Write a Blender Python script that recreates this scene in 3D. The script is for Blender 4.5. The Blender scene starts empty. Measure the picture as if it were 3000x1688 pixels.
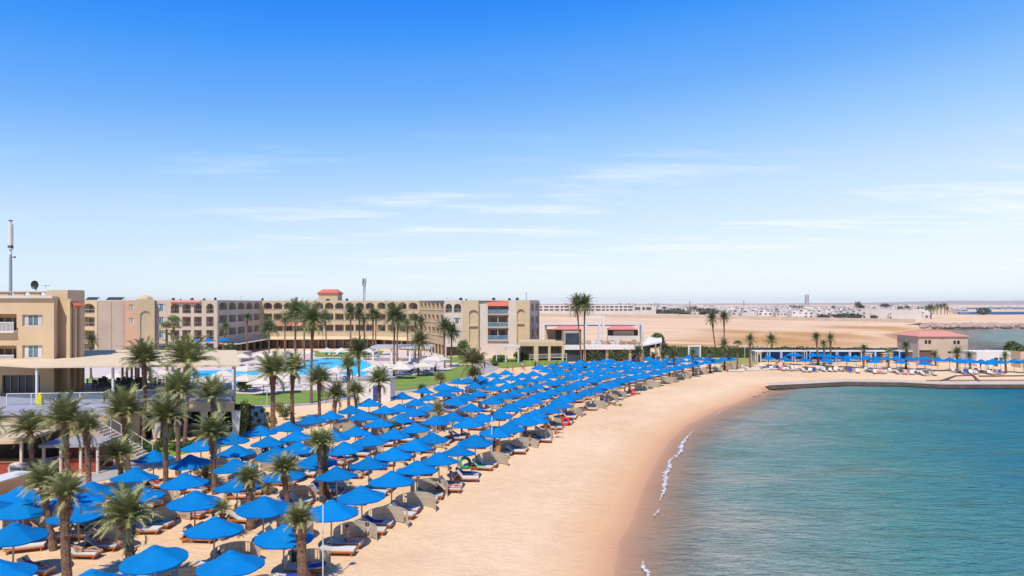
import bpy, bmesh, math, random
import numpy as np
from mathutils import Vector, Matrix
random.seed(7)
PI=math.pi; R=math.radians
scene=bpy.context.scene
COL=scene.collection
FP=2050.0; H=14.0; HY=889.0          # focal length in photo pixels, eye height, horizon row
def P(px,py,z=0.0):
    Y=FP*(H-z)/(py-HY); return ((px-1500.0)*Y/FP, Y)
def PD(px,Y): return (px-1500.0)*Y/FP
def ZD(py,Y): return H-(py-HY)*Y/FP
ORD=['','first','second','third','fourth','fifth','sixth','seventh','eighth','ninth','tenth','eleventh','twelfth','thirteenth','fourteenth','fifteenth','sixteenth','seventeenth','eighteenth','nineteenth','twentieth']
def ordn(n):
    if n<=20: return ORD[n]
    if n%10==0: return {30:'thirtieth',40:'fortieth',50:'fiftieth'}.get(n,'%dth'%n)
    return {2:'twenty',3:'thirty',4:'forty',5:'fifty'}.get(n//10,str(n//10))+'-'+ORD[n%10]

# ---------------------------------------------------------------- materials
def nmat(name): 
    m=bpy.data.materials.new(name); m.use_nodes=True; nt=m.node_tree
    b=nt.nodes['Principled BSDF']; return m,nt,b
def N(nt,t,**k):
    n=nt.nodes.new(t)
    for a,v in k.items(): setattr(n,a,v)
    return n
def mixc(nt,fac,a,b,mode='MIX'):
    n=N(nt,'ShaderNodeMix',data_type='RGBA',blend_type=mode)
    for s,v in ((0,fac),(6,a),(7,b)):
        if isinstance(v,bpy.types.NodeSocket): nt.links.new(v,n.inputs[s])
        elif s==0: n.inputs[0].default_value=v
        else: n.inputs[s].default_value=(v[0],v[1],v[2],1)
    return n.outputs[2]
def noise(nt,scale,detail=3,rough=.6,vec=None,sc=(1,1,1)):
    n=N(nt,'ShaderNodeTexNoise'); n.inputs['Scale'].default_value=scale; n.inputs['Detail'].default_value=detail; n.inputs['Roughness'].default_value=rough
    if vec is None: vec=N(nt,'ShaderNodeTexCoord').outputs['Object']
    m=N(nt,'ShaderNodeMapping'); m.inputs['Scale'].default_value=sc
    nt.links.new(vec,m.inputs[0]); nt.links.new(m.outputs[0],n.inputs['Vector'])
    return n.outputs['Fac']
def ramp(nt,fac,stops):
    n=N(nt,'ShaderNodeValToRGB'); e=n.color_ramp.elements
    while len(e)<len(stops): e.new(.5)
    for el,(p,c) in zip(e,stops):
        el.position=p; el.color=(c,c,c,1) if not hasattr(c,'__len__') else (c[0],c[1],c[2],1)
    nt.links.new(fac,n.inputs[0]); return n.outputs[0]
def math_(nt,op,a,b=None,clamp=False):
    n=N(nt,'ShaderNodeMath',operation=op); n.use_clamp=clamp
    for i,v in ((0,a),(1,b)):
        if v is None: continue
        if isinstance(v,bpy.types.NodeSocket): nt.links.new(v,n.inputs[i])
        else: n.inputs[i].default_value=v
    return n.outputs[0]
def bump(nt,b,h,strength=.3,dist=.05):
    n=N(nt,'ShaderNodeBump'); n.inputs['Strength'].default_value=strength; n.inputs['Distance'].default_value=dist
    nt.links.new(h,n.inputs['Height']); nt.links.new(n.outputs[0],b.inputs['Normal'])
def plain(name,c,rough=.7,var=.12,scale=1.5,metal=0,rnd=0,spec=.5,bmp=0,sc=(1,1,1)):
    m,nt,b=nmat(name)
    f=noise(nt,scale,4,.65,sc=sc)
    f=ramp(nt,f,[(.3,0),(.7,1)])
    lo=[x*(1-var) for x in c]; hi=[min(1,x*(1+var)) for x in c]
    o=mixc(nt,f,lo,hi)
    if rnd:
        oi=N(nt,'ShaderNodeObjectInfo'); hs=N(nt,'ShaderNodeHueSaturation')
        v=math_(nt,'MULTIPLY_ADD',oi.outputs['Random'],rnd*2); nt.nodes[-1].inputs[2].default_value=1-rnd
        nt.links.new(v,hs.inputs['Value']); nt.links.new(o,hs.inputs['Color']); o=hs.outputs[0]
    nt.links.new(o,b.inputs['Base Color'])
    b.inputs['Roughness'].default_value=rough; b.inputs['Metallic'].default_value=metal
    b.inputs['Specular IOR Level'].default_value=spec
    if bmp: bump(nt,b,noise(nt,scale*8,3),bmp,.02)
    return m
def glass_mat(name,c,rough=.12,var=.5):
    m=plain(name,c,rough,var,.35,spec=.6); return m
M={}
M['canopy']=plain('parasol_fabric',(.0,.150,.385),.8,.09,1.2,rnd=.13,spec=.12)
M['canopy_dark']=plain('parasol_edge',(.0,.09,.36),.8,.05,spec=.2)
M['wood']=plain('teak',(.42,.13,.035),.6,.25,6,rnd=.2,sc=(1,8,1))
M['wood_pale']=plain('weathered_wood',(.30,.17,.10),.7,.25,6,rnd=.2)
M['cushion']=plain('cushion',(.56,.53,.49),.85,.06,2,rnd=.12)
M['towel']=plain('towel_navy',(.02,.04,.24),.95,.2,4,rnd=.35)
M['towel_red']=plain('towel_red',(.6,.03,.03),.95,.2,4)
M['towel_green']=plain('towel_green',(.03,.26,.12),.95,.2,4)
M['towel_pink']=plain('towel_pink',(.6,.22,.25),.95,.2,4,rnd=.3)
M['pole']=plain('pole_paint',(.42,.33,.26),.55,.1)
M['white']=plain('white_paint',(.62,.61,.60),.5,.05)
M['cream']=plain('cream_canvas',(.62,.48,.30),.85,.05,.5)
M['offwhite_canvas']=plain('offwhite_canvas',(.60,.53,.44),.85,.05,1,rnd=.06)
M['dark']=plain('dark_metal',(.03,.03,.035),.5,.2)
M['grey']=plain('grey_metal',(.30,.31,.33),.5,.15)
M['wall_tan']=plain('render_tan',(.52,.38,.225),.85,.09,.25,bmp=.1)
M['wall_near']=plain('render_near',(.56,.405,.25),.85,.08,.3,bmp=.1)
M['wall_peach']=plain('render_peach',(.50,.30,.18),.85,.08,.3)
M['wall_mauve_and_shade']=plain('render_mauve_and_shade',(.50,.395,.30),.85,.10,.25)  # on the hotel's left walls this colour includes their shade
M['wall_grey_and_shade']=plain('render_grey_and_shade',(.40,.315,.24),.85,.10,.25)  # on the hotel's left wall this grey includes its shade
M['wall_light']=plain('render_light',(.58,.50,.42),.85,.08,.25)
M['wall_yellow']=plain('render_yellow',(.52,.395,.24),.85,.08,.25)
M['wall_white']=plain('render_white',(.60,.57,.54),.85,.08,.15,rnd=.1)
M['wall_town']=plain('town_render',(.60,.55,.50),.85,.12,.05,rnd=.18)
M['wall_red']=plain('render_red',(.28,.05,.03),.8,.1)
M['glass']=glass_mat('window_glass',(.035,.045,.055))
M['loggia_glass']=glass_mat('loggia_glass',(.13,.095,.08),.3,.4)
M['arcade_glass']=glass_mat('arcade_glass',(.17,.125,.10),.3,.4)
M['tile_soft']=plain('roof_tile_soft',(.60,.24,.17),.8,.12,2)
M['glass_blue']=glass_mat('glass_blue',(.10,.16,.21),.1,.4)
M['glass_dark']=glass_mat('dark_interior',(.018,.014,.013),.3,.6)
M['town_hole']=plain('town_windows',(.11,.09,.085),.5,.3,.2)
M['tile']=plain('roof_tile_red',(.55,.13,.07),.8,.15,3,sc=(1,6,1))
M['tile_pink']=plain('roof_tile_pink',(.58,.19,.15),.8,.12,2)
M['roof']=plain('roof_grey',(.30,.30,.31),.8,.1,.4)
M['stone']=plain('rock',(.36,.26,.20),.9,.35,1.2,rnd=.2,bmp=.4)
M['concrete']=plain('concrete',(.52,.40,.295),.9,.18,.5,bmp=.2)
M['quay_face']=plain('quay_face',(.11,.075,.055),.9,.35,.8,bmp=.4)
M['curtain']=plain('curtain_blue',(.01,.13,.45),.85,.15,2)
M['hair']=plain('hair',(.02,.014,.01),.7,.2)
M['skin']=plain('skin',(.45,.22,.14),.6,.1,rnd=.3)
for n_,c_ in (('cloth_a',(.5,.05,.06)),('cloth_b',(.04,.05,.2)),('cloth_c',(.45,.18,.05)),('cloth_d',(.6,.58,.56)),('cloth_e',(.22,.07,.22)),('cloth_f',(.03,.03,.03)),('cloth_y',(.60,.52,.03))):
    M[n_]=plain(n_,c_,.85,.25,9)
M['volley']=plain('net_post_green',(.45,.6,.3),.6,.1)

def leaf_mat(name,a,b,c,rnd=.2):
    m,nt,bs=nmat(name)
    at=N(nt,'ShaderNodeAttribute'); at.attribute_name='tone'
    o=ramp(nt,at.outputs['Fac'],[(0,a),(.55,b),(1,c)])
    oi=N(nt,'ShaderNodeObjectInfo'); hs=N(nt,'ShaderNodeHueSaturation')
    v=math_(nt,'MULTIPLY_ADD',oi.outputs['Random'],rnd*2); nt.nodes[-1].inputs[2].default_value=1-rnd
    nt.links.new(v,hs.inputs['Value']); nt.links.new(o,hs.inputs['Color'])
    nt.links.new(hs.outputs[0],bs.inputs['Base Color'])
    bs.inputs['Roughness'].default_value=.55; bs.inputs['Specular IOR Level'].default_value=.35
    tr=N(nt,'ShaderNodeBsdfTranslucent'); mx=N(nt,'ShaderNodeMixShader'); mx.inputs[0].default_value=.25
    nt.links.new(hs.outputs[0],tr.inputs[0]); nt.links.new(bs.outputs[0],mx.inputs[1]); nt.links.new(tr.outputs[0],mx.inputs[2])
    nt.links.new(mx.outputs[0],nt.nodes['Material Output'].inputs['Surface'])
    return m
M['frond']=leaf_mat('palm_frond',(.14,.155,.045),(.27,.285,.10),(.48,.44,.22))
M['frond_far']=leaf_mat('palm_frond_deep',(.07,.095,.03),(.14,.165,.055),(.30,.29,.11))
M['frond_lime']=leaf_mat('palm_frond_lime',(.13,.17,.04),(.24,.28,.08),(.42,.42,.16))
M['shrub']=leaf_mat('shrub_leaf',(.04,.08,.015),(.08,.13,.03),(.20,.22,.05))
M['shrub_dry']=leaf_mat('shrub_dry',(.10,.11,.02),(.24,.22,.05),(.42,.30,.08))
M['hedge']=leaf_mat('hedge_leaf',(.025,.045,.012),(.05,.075,.02),(.11,.12,.04))
M['tree_far']=leaf_mat('far_tree',(.05,.065,.04),(.08,.095,.055),(.14,.15,.09))
def trunk_mat():
    m,nt,b=nmat('palm_trunk')
    f=noise(nt,3,4,.7,sc=(2,2,7))
    o=mixc(nt,ramp(nt,f,[(.35,0),(.65,1)]),(.10,.05,.03),(.32,.185,.115))
    nt.links.new(o,b.inputs['Base Color']); b.inputs['Roughness'].default_value=.95
    bump(nt,b,noise(nt,9,3,.7,sc=(1.5,1.5,5)),.8,.08)
    return m
M['trunk']=trunk_mat()
def weave_mat():
    m,nt,b=nmat('woven_reed')
    tc=N(nt,'ShaderNodeTexCoord').outputs['Object']
    w=N(nt,'ShaderNodeTexWave'); w.bands_direction='Z'; w.inputs['Scale'].default_value=1.15; w.inputs['Distortion'].default_value=.6
    nt.links.new(tc,w.inputs['Vector'])
    f=noise(nt,7,3,.7)
    o=mixc(nt,ramp(nt,w.outputs['Fac'],[(.0,0),(.12,1)]),(.62,.52,.38),(.88,.78,.60))
    o=mixc(nt,f,o,(.68,.58,.45))
    nt.links.new(o,b.inputs['Base Color']); b.inputs['Roughness'].default_value=.9
    # thin reed mat: a little daylight comes through
    tr=N(nt,'ShaderNodeBsdfTranslucent'); nt.links.new(o,tr.inputs[0]); mx=N(nt,'ShaderNodeMixShader'); mx.inputs[0].default_value=.6
    nt.links.new(b.outputs[0],mx.inputs[1]); nt.links.new(tr.outputs[0],mx.inputs[2]); nt.links.new(mx.outputs[0],nt.nodes['Material Output'].inputs['Surface'])
    return m
M['weave']=weave_mat()
M['reed_frame']=plain('reed_frame',(.50,.42,.34),.8,.15,4)
def canopy_mat():
    m=M['canopy']; nt=m.node_tree; b=nt.nodes['Principled BSDF']; l=[l for l in nt.links if l.to_socket==b.inputs['Base Color']][0]; s_=l.from_socket
    at=N(nt,'ShaderNodeAttribute'); at.attribute_name='tone'; hs=N(nt,'ShaderNodeHueSaturation'); v=math_(nt,'MULTIPLY_ADD',at.outputs['Fac'],.5); nt.nodes[-1].inputs[2].default_value=.75  # light and dark facets go into the fabric colour here
    nt.links.new(v,hs.inputs['Value']); nt.links.new(s_,hs.inputs['Color']); nt.links.new(hs.outputs[0],b.inputs['Base Color'])
canopy_mat()
M['house_beige']=plain('render_beige',(.48,.375,.28),.85,.1,.4)
M['door_brown']=plain('door_brown',(.13,.07,.05),.7,.2,2)
def lawn_mat():
    m,nt,b=nmat('lawn'); 
    f=noise(nt,.35,5,.7); g=noise(nt,6,3,.7)
    o=mixc(nt,ramp(nt,f,[(.3,0),(.7,1)]),(.12,.20,.015),(.25,.33,.045))
    o=mixc(nt,math_(nt,'MULTIPLY',g,.5),o,(.09,.13,.02))
    nt.links.new(o,b.inputs['Base Color']); b.inputs['Roughness'].default_value=.95; bump(nt,b,g,.6,.05); return m
M['lawn']=lawn_mat()
M['lawn_dry']=plain('lawn_dry',(.30,.27,.06),.95,.3,.8)
M['deck']=plain('pool_deck',(.60,.49,.43),.8,.12,.6)
M['path']=plain('path_pavers',(.36,.33,.31),.85,.12,.8)
M['terrace_floor']=plain('terrace_floor',(.33,.33,.40),.5,.1,1)
def pool_mat():
    m,nt,b=nmat('pool_water')
    f=noise(nt,1.2,3,.6)
    o=mixc(nt,f,(.0,.40,.66),(.0,.62,.86)); nt.links.new(o,b.inputs['Base Color'])
    b.inputs['Roughness'].default_value=.3; b.inputs['Specular IOR Level'].default_value=.2; bump(nt,b,noise(nt,3,2),.15,.05); return m
M['pool']=pool_mat()

# ---------------------------------------------------------------- mesh builder
class MB:
    def __init__(s): s.v=[]; s.f=[]; s.m=[]; s.t=[]
    def add(s,vs,fs,mi=0,tone=.5):
        o=len(s.v); s.v+=[tuple(v) for v in vs]; s.t+= [tone]*len(vs)
        for f in fs: s.f.append(tuple(i+o for i in f)); s.m.append(mi)
    def quad(s,a,b,c,d,mi=0,tone=.5): s.add([a,b,c,d],[(0,1,2,3)],mi,tone)
    def box(s,x0,x1,y0,y1,z0,z1,mi=0,rot=0,c=None):
        vs=[(x,y,z) for z in (z0,z1) for (x,y) in ((x0,y0),(x1,y0),(x1,y1),(x0,y1))]
        if rot:
            cx,cy=c if c else ((x0+x1)/2,(y0+y1)/2); ca,sa=math.cos(rot),math.sin(rot)
            vs=[(cx+(x-cx)*ca-(y-cy)*sa,cy+(x-cx)*sa+(y-cy)*ca,z) for x,y,z in vs]
        s.add(vs,[(0,3,2,1),(4,5,6,7),(0,1,5,4),(1,2,6,5),(2,3,7,6),(3,0,4,7)],mi)
    def bar(s,a,b,w,h,mi=0):
        a=Vector(a);b=Vector(b);d=(b-a).normalized(); up=Vector((0,0,1))
        if abs(d.z)>.95: up=Vector((0,1,0))
        r=d.cross(up).normalized(); u=r.cross(d); vs=[]
        for p in (a,b):
            for (i,j) in ((-1,-1),(1,-1),(1,1),(-1,1)): vs.append(p+r*w/2*i+u*h/2*j)
        s.add(vs,[(0,1,2,3),(7,6,5,4),(0,4,5,1),(1,5,6,2),(2,6,7,3),(3,7,4,0)],mi)
    def tube(s,pts,rad,n=8,mi=0,cap=True,tone=.5):
        o=len(s.v); k=len(pts)
        for i,p in enumerate(pts):
            p=Vector(p); d=(Vector(pts[min(i+1,k-1)])-Vector(pts[max(i-1,0)])).normalized()
            up=Vector((1,0,0)) if abs(d.x)<.9 else Vector((0,1,0))
            r=d.cross(up).normalized(); u=r.cross(d); rr=rad[i] if hasattr(rad,'__len__') else rad
            for j in range(n):
                a=2*PI*j/n; s.v.append(tuple(p+r*rr*math.cos(a)+u*rr*math.sin(a))); s.t.append(tone)
        for i in range(k-1):
            for j in range(n):
                s.f.append((o+i*n+j,o+i*n+(j+1)%n,o+(i+1)*n+(j+1)%n,o+(i+1)*n+j)); s.m.append(mi)
        if cap:
            s.f.append(tuple(o+j for j in range(n))[::-1]); s.m.append(mi)
            s.f.append(tuple(o+(k-1)*n+j for j in range(n))); s.m.append(mi)
    def prism(s,poly,z0,z1,mi=0,top=None):
        n=len(poly); vs=[(x,y,z0) for x,y in poly]+[(x,y,z1) for x,y in poly]
        ar=sum(poly[i][0]*poly[(i+1)%n][1]-poly[(i+1)%n][0]*poly[i][1] for i in range(n))
        s.add(vs,[(i,(i+1)%n,n+(i+1)%n,n+i) for i in range(n)],mi)
        s.add([(x,y,z1) for x,y in poly],[tuple(range(n))],mi if top is None else top)
    def build(s,name,mats,parent=None,smooth=False,loc=None):
        me=bpy.data.meshes.new(name); me.from_pydata(s.v,[],s.f)
        if not isinstance(mats,(list,tuple)): mats=[mats]
        for m in mats: me.materials.append(m)
        if len(mats)>1: me.polygons.foreach_set('material_index',s.m)
        if smooth: me.polygons.foreach_set('use_smooth',[True]*len(s.f))
        at=me.attributes.new('tone','FLOAT','POINT'); at.data.foreach_set('value',s.t)
        me.update()
        o=bpy.data.objects.new(name,me); COL.objects.link(o)
        if loc is not None: o.location=loc
        if parent: o.parent=parent
        return o
def tag(o,label=None,cat=None,group=None,kind=None):
    if label: o['label']=label
    if cat: o['category']=cat
    if group: o['group']=group
    if kind: o['kind']=kind
    return o
def empty(name,loc,rz=0,label=None,cat=None,group=None):
    e=bpy.data.objects.new(name,None); COL.objects.link(e); e.location=loc; e.rotation_euler=(0,0,rz); e.empty_display_size=.3
    return tag(e,label,cat,group)
KIDS={}
def reg(root):
    KIDS[root.name]=[c for c in bpy.data.objects if c.parent==root]
    for c in KIDS[root.name]: KIDS[c.name]=[g for g in bpy.data.objects if g.parent==c]
    return root
def dup(root,loc,rz=None,label=None,group=None,scale=None):
    r=root.copy(); COL.objects.link(r); r.location=loc
    if rz is not None: r.rotation_euler=(0,0,rz)
    if label: r['label']=label
    if group: r['group']=group
    if scale: r.scale=scale if hasattr(scale,'__len__') else (scale,)*3
    for c in KIDS.get(root.name,[]):
        k=c.copy(); COL.objects.link(k); k.parent=r
        for g in KIDS.get(c.name,[]):
            q=g.copy(); COL.objects.link(q); q.parent=k
    return r
class Proto:
    """first placement moves the prototype itself, later ones copy it with its parts"""
    def __init__(s,root): s.r=reg(root); s.used=False
    def place(s,loc,rz=0,label=None,group=None,scale=None):
        if not s.used:
            s.used=True; r=s.r; r.location=loc; r.rotation_euler=(0,0,rz)
            if label: r['label']=label
            if group: r['group']=group
            s.s0=scale if scale else 1; 
            # remember: scale set afterwards so copies made later do not inherit it
            r.scale=(s.s0,)*3 if not hasattr(s.s0,'__len__') else s.s0
            return r
        return dup(s.r,loc,rz,label,group,scale if scale else 1)

# ---------------------------------------------------------------- water outlines (plan, metres)
WL=-.7
shore=[(1800,1688),(1815,1585),(1850,1535),(1867,1484),(1897,1408),(1922,1358),(1962,1292),(2013,1247),(2053,1226),(2104,1201),(2180,1173),(2230,1151),(2258,1138)]
quay_px=[(2258,1137),(2340,1133),(2480,1127),(2640,1129),(2760,1135),(3000,1137),(3400,1137)]
shore_w=[P(x,y,WL) for x,y in shore]; quay_w=[P(x,y,WL) for x,y in quay_px]
bay=[(-3,0),(1.5,18)]+shore_w+quay_w[1:]+[(260,121),(260,-20)]
lagoon=[P(x,y,WL) for x,y in [(2593,981),(2668,970),(2749,961),(3000,960),(4200,960),(4200,1031),(2860,1031),(2730,1026),(2685,1016),(2633,997)]]
sea1=[P(x,y,WL) for x,y in [(2800,919),(2850,914),(3000,913),(4500,912),(4500,922),(3000,922),(2840,923)]]
sea2=[P(x,y,WL) for x,y in [(2790,903),(2850,901),(3200,900.5),(6000,900.5),(6000,908),(3200,908),(2810,907)]]
POLYS=[bay,lagoon,sea1,sea2]
def sdist(X,Y,poly):
    n=len(poly); d=np.full(X.shape,1e18); ins=np.zeros(X.shape,bool)
    for i in range(n):
        ax,ay=poly[i]; bx,by=poly[(i+1)%n]; ex,ey=bx-ax,by-ay; L=ex*ex+ey*ey+1e-12
        t=np.clip(((X-ax)*ex+(Y-ay)*ey)/L,0,1); d=np.minimum(d,(X-ax-t*ex)**2+(Y-ay-t*ey)**2)
        c=((ay>Y)!=(by>Y)); with_=np.where(c,(bx-ax)*(Y-ay)/((by-ay) if by!=ay else 1e-9)+ax,-1e18); ins^=(c&(X<with_))
    return np.where(ins,np.sqrt(d),-np.sqrt(d))
def grid_obj(name,xs,ys,zfun,mat,attrs,smooth=True,mask=None):
    X,Y=np.meshgrid(xs,ys); Z,at=zfun(X,Y); ny,nx=X.shape
    co=np.stack([X,Y,Z],-1).reshape(-1,3)
    idx=np.arange(nx*ny).reshape(ny,nx); q=np.stack([idx[:-1,:-1],idx[:-1,1:],idx[1:,1:],idx[1:,:-1]],-1).reshape(-1,4)
    if mask is not None:
        mk=mask(X,Y).reshape(-1); keep=mk[q].any(1); q=q[keep]
        u,inv=np.unique(q.reshape(-1),return_inverse=True); q=inv.reshape(-1,4); co=co[u]
    else: u=np.arange(nx*ny)
    me=bpy.data.meshes.new(name); me.from_pydata(co.tolist(),[],q.tolist()); me.materials.append(mat)
    if smooth: me.polygons.foreach_set('use_smooth',[True]*len(me.polygons))
    for k,v in at.items():
        a=me.attributes.new(k,'FLOAT','POINT'); a.data.foreach_set('value',v.reshape(-1)[u].astype(np.float32))
    me.update(); o=bpy.data.objects.new(name,me); COL.objects.link(o); return o
def axis(*segs):
    r=[]
    for a,b,s in segs: r+=list(np.arange(a,b,s))
    r.append(segs[-1][1]); return np.array(r,float)
xs=axis((-9000,-1500,750),(-1500,-150,90),(-150,-12,3),(-12,62,.6),(62,150,2),(150,420,6),(420,1500,60),(1500,9000,750))
ys=axis((-60,20,8),(20,62,.6),(62,160,1.0),(160,460,3),(460,1300,14),(1300,3400,60),(3400,9400,500))
def fbm(X,Y,s,seed):
    rs=np.random.RandomState(seed); o=np.zeros(X.shape)
    for k in range(6):
        a=rs.rand()*6.28; f=(1.7**k)/s; o+=np.sin((X*math.cos(a)+Y*math.sin(a))*f*6.28+rs.rand()*6.28+1.3*np.sin((X*math.sin(a)-Y*math.cos(a))*f*3+rs.rand()*6))/(1.5**k)
    return o/2.4
def ground_z(X,Y):
    d=sdist(X,Y,bay); Z=np.minimum(0,WL-.085*d); Z=np.where(d>0,np.maximum(WL-.12*d,-5),Z)
    sh=d.copy()
    for p,sl in ((lagoon,.05),(sea1,.02),(sea2,.02)):
        e=sdist(X,Y,p); Z=np.minimum(Z,np.where(e>0,np.maximum(WL-.1*e,-5),np.minimum(0,WL-sl*e))); sh=np.maximum(sh,np.where(Y>185,e,-1e3))
    land=Z>-.02
    dune=np.clip((Y-190)/120,0,1)*land
    Z=Z+dune*(.35+.35*fbm(X,Y,140,3)+.12*fbm(X,Y,37,5))
    # low sand mounds in the open desert and on the beach
    Z=Z+dune*1.6*np.exp(-(((X-PD(2538,320))/9)**2+((Y-320)/7)**2))
    beach=np.clip((-d)/6,0,1)*(Y<175); Z=Z+beach*(.035*fbm(X,Y,5,11)+.02*fbm(X,Y,1.7,12))
    # colour masks
    des=np.clip((Y-186)/10,0,1)
    och=np.zeros(X.shape)
    for px,py,rx,ry in ((2270,998,200,16),(2160,975,90,7),(2400,985,150,12),(2050,1000,110,4),(2560,962,150,5),(2330,1010,130,7),(2010,1013,130,5)):
        x0,y0=P(px,py); ax=rx*y0/FP; ay=abs(P(px,py-ry)[1]-y0)
        q=((X-x0)/ax)**2+((Y-y0)/ay)**2; och=np.maximum(och,np.exp(-q**1.5*.8))
    och=och*des
    return Z,{'shore':sh,'desert':des,'ochre':och}
def sand_mat():
    m,nt,b=nmat('sand'); at=lambda n:(lambda a:(setattr(a,'attribute_name',n),a.outputs['Fac'])[1])(N(nt,'ShaderNodeAttribute'))
    shore_,des,och=at('shore'),at('desert'),at('ochre')
    tc=N(nt,'ShaderNodeTexCoord').outputs['Object']
    n1=noise(nt,.12,5,.6,tc); n2=noise(nt,1.3,5,.7,tc,(1,2.4,1)); n3=noise(nt,9,3,.7,tc); n4=noise(nt,.02,5,.6,tc,(.5,1.6,1))
    o=mixc(nt,ramp(nt,n1,[(.3,0),(.7,1)]),(.70,.455,.24),(.80,.57,.335))
    o=mixc(nt,math_(nt,'MULTIPLY',ramp(nt,n2,[(.42,0),(.66,1)]),.62),o,(.54,.35,.20))
    o=mixc(nt,math_(nt,'MULTIPLY',ramp(nt,n3,[(.48,0),(.72,1)]),.45),o,(.40,.28,.19))
    # trodden patches, wheel tracks
    n6=noise(nt,.42,6,.75,tc,(1,1.5,1)); o=mixc(nt,math_(nt,'MULTIPLY',ramp(nt,n6,[(.46,0),(.60,1)]),.30),o,(.56,.36,.205))
    n7=noise(nt,.05,3,.6,tc,(1.1,.8,1)); o=mixc(nt,math_(nt,'MULTIPLY',ramp(nt,n7,[(.40,0),(.62,1)]),.35),o,(.83,.62,.40))
    vo=N(nt,'ShaderNodeTexVoronoi'); vo.inputs['Scale'].default_value=2.1; nt.links.new(tc,vo.inputs['Vector']); foot=ramp(nt,vo.outputs['Distance'],[(.0,0),(.34,1)])
    fl=noise(nt,2.1,6,.8,tc,(1,3,1)); o=mixc(nt,math_(nt,'MULTIPLY',ramp(nt,fl,[(.64,0),(.70,1)]),.6),o,(.16,.10,.07))
    dcol=mixc(nt,ramp(nt,n4,[(.35,0),(.65,1)]),(.70,.455,.255),(.77,.54,.33))
    nd=noise(nt,.06,6,.7,tc,(.4,1.4,1)); dcol=mixc(nt,math_(nt,'MULTIPLY',ramp(nt,nd,[(.44,0),(.62,1)]),.7),dcol,(.50,.325,.215))
    of=math_(nt,'MULTIPLY',och,ramp(nt,noise(nt,.03,4,.6,tc,(.6,1.6,1)),[(.25,.55),(.55,1)]))
    dcol=mixc(nt,of,dcol,(.46,.235,.075))
    o=mixc(nt,des,o,dcol)
    # wet band along the waterline
    wn=math_(nt,'MULTIPLY_ADD',n1,3.0); nt.nodes[-1].inputs[2].default_value=-1.5
    sw=math_(nt,'ADD',shore_,wn)
    w1=N(nt,'ShaderNodeMapRange'); w1.inputs[1].default_value=-5; w1.inputs[2].default_value=-1.4; nt.links.new(sw,w1.inputs[0])
    o=mixc(nt,math_(nt,'MULTIPLY',w1.outputs[0],.75),o,(.62,.34,.165))
    w2=N(nt,'ShaderNodeMapRange'); w2.inputs[1].default_value=-1.5; w2.inputs[2].default_value=.4; nt.links.new(shore_,w2.inputs[0])
    o=mixc(nt,w2.outputs[0],o,(.50,.26,.15))
    nt.links.new(o,b.inputs['Base Color'])
    rr=N(nt,'ShaderNodeMapRange'); rr.inputs[1].default_value=-1.2; rr.inputs[2].default_value=0.2; rr.inputs[3].default_value=.95; rr.inputs[4].default_value=.8; nt.links.new(shore_,rr.inputs[0])
    nt.links.new(rr.outputs[0],b.inputs['Roughness']); b.inputs['Specular IOR Level'].default_value=.12
    bump(nt,b,math_(nt,'ADD',math_(nt,'ADD',n2,math_(nt,'MULTIPLY',foot,.5)),math_(nt,'MULTIPLY',n3,.4)),.42,.16)
    return m
ground=grid_obj('ground',xs,ys,ground_z,sand_mat(),None); tag(ground,kind='structure')
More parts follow.
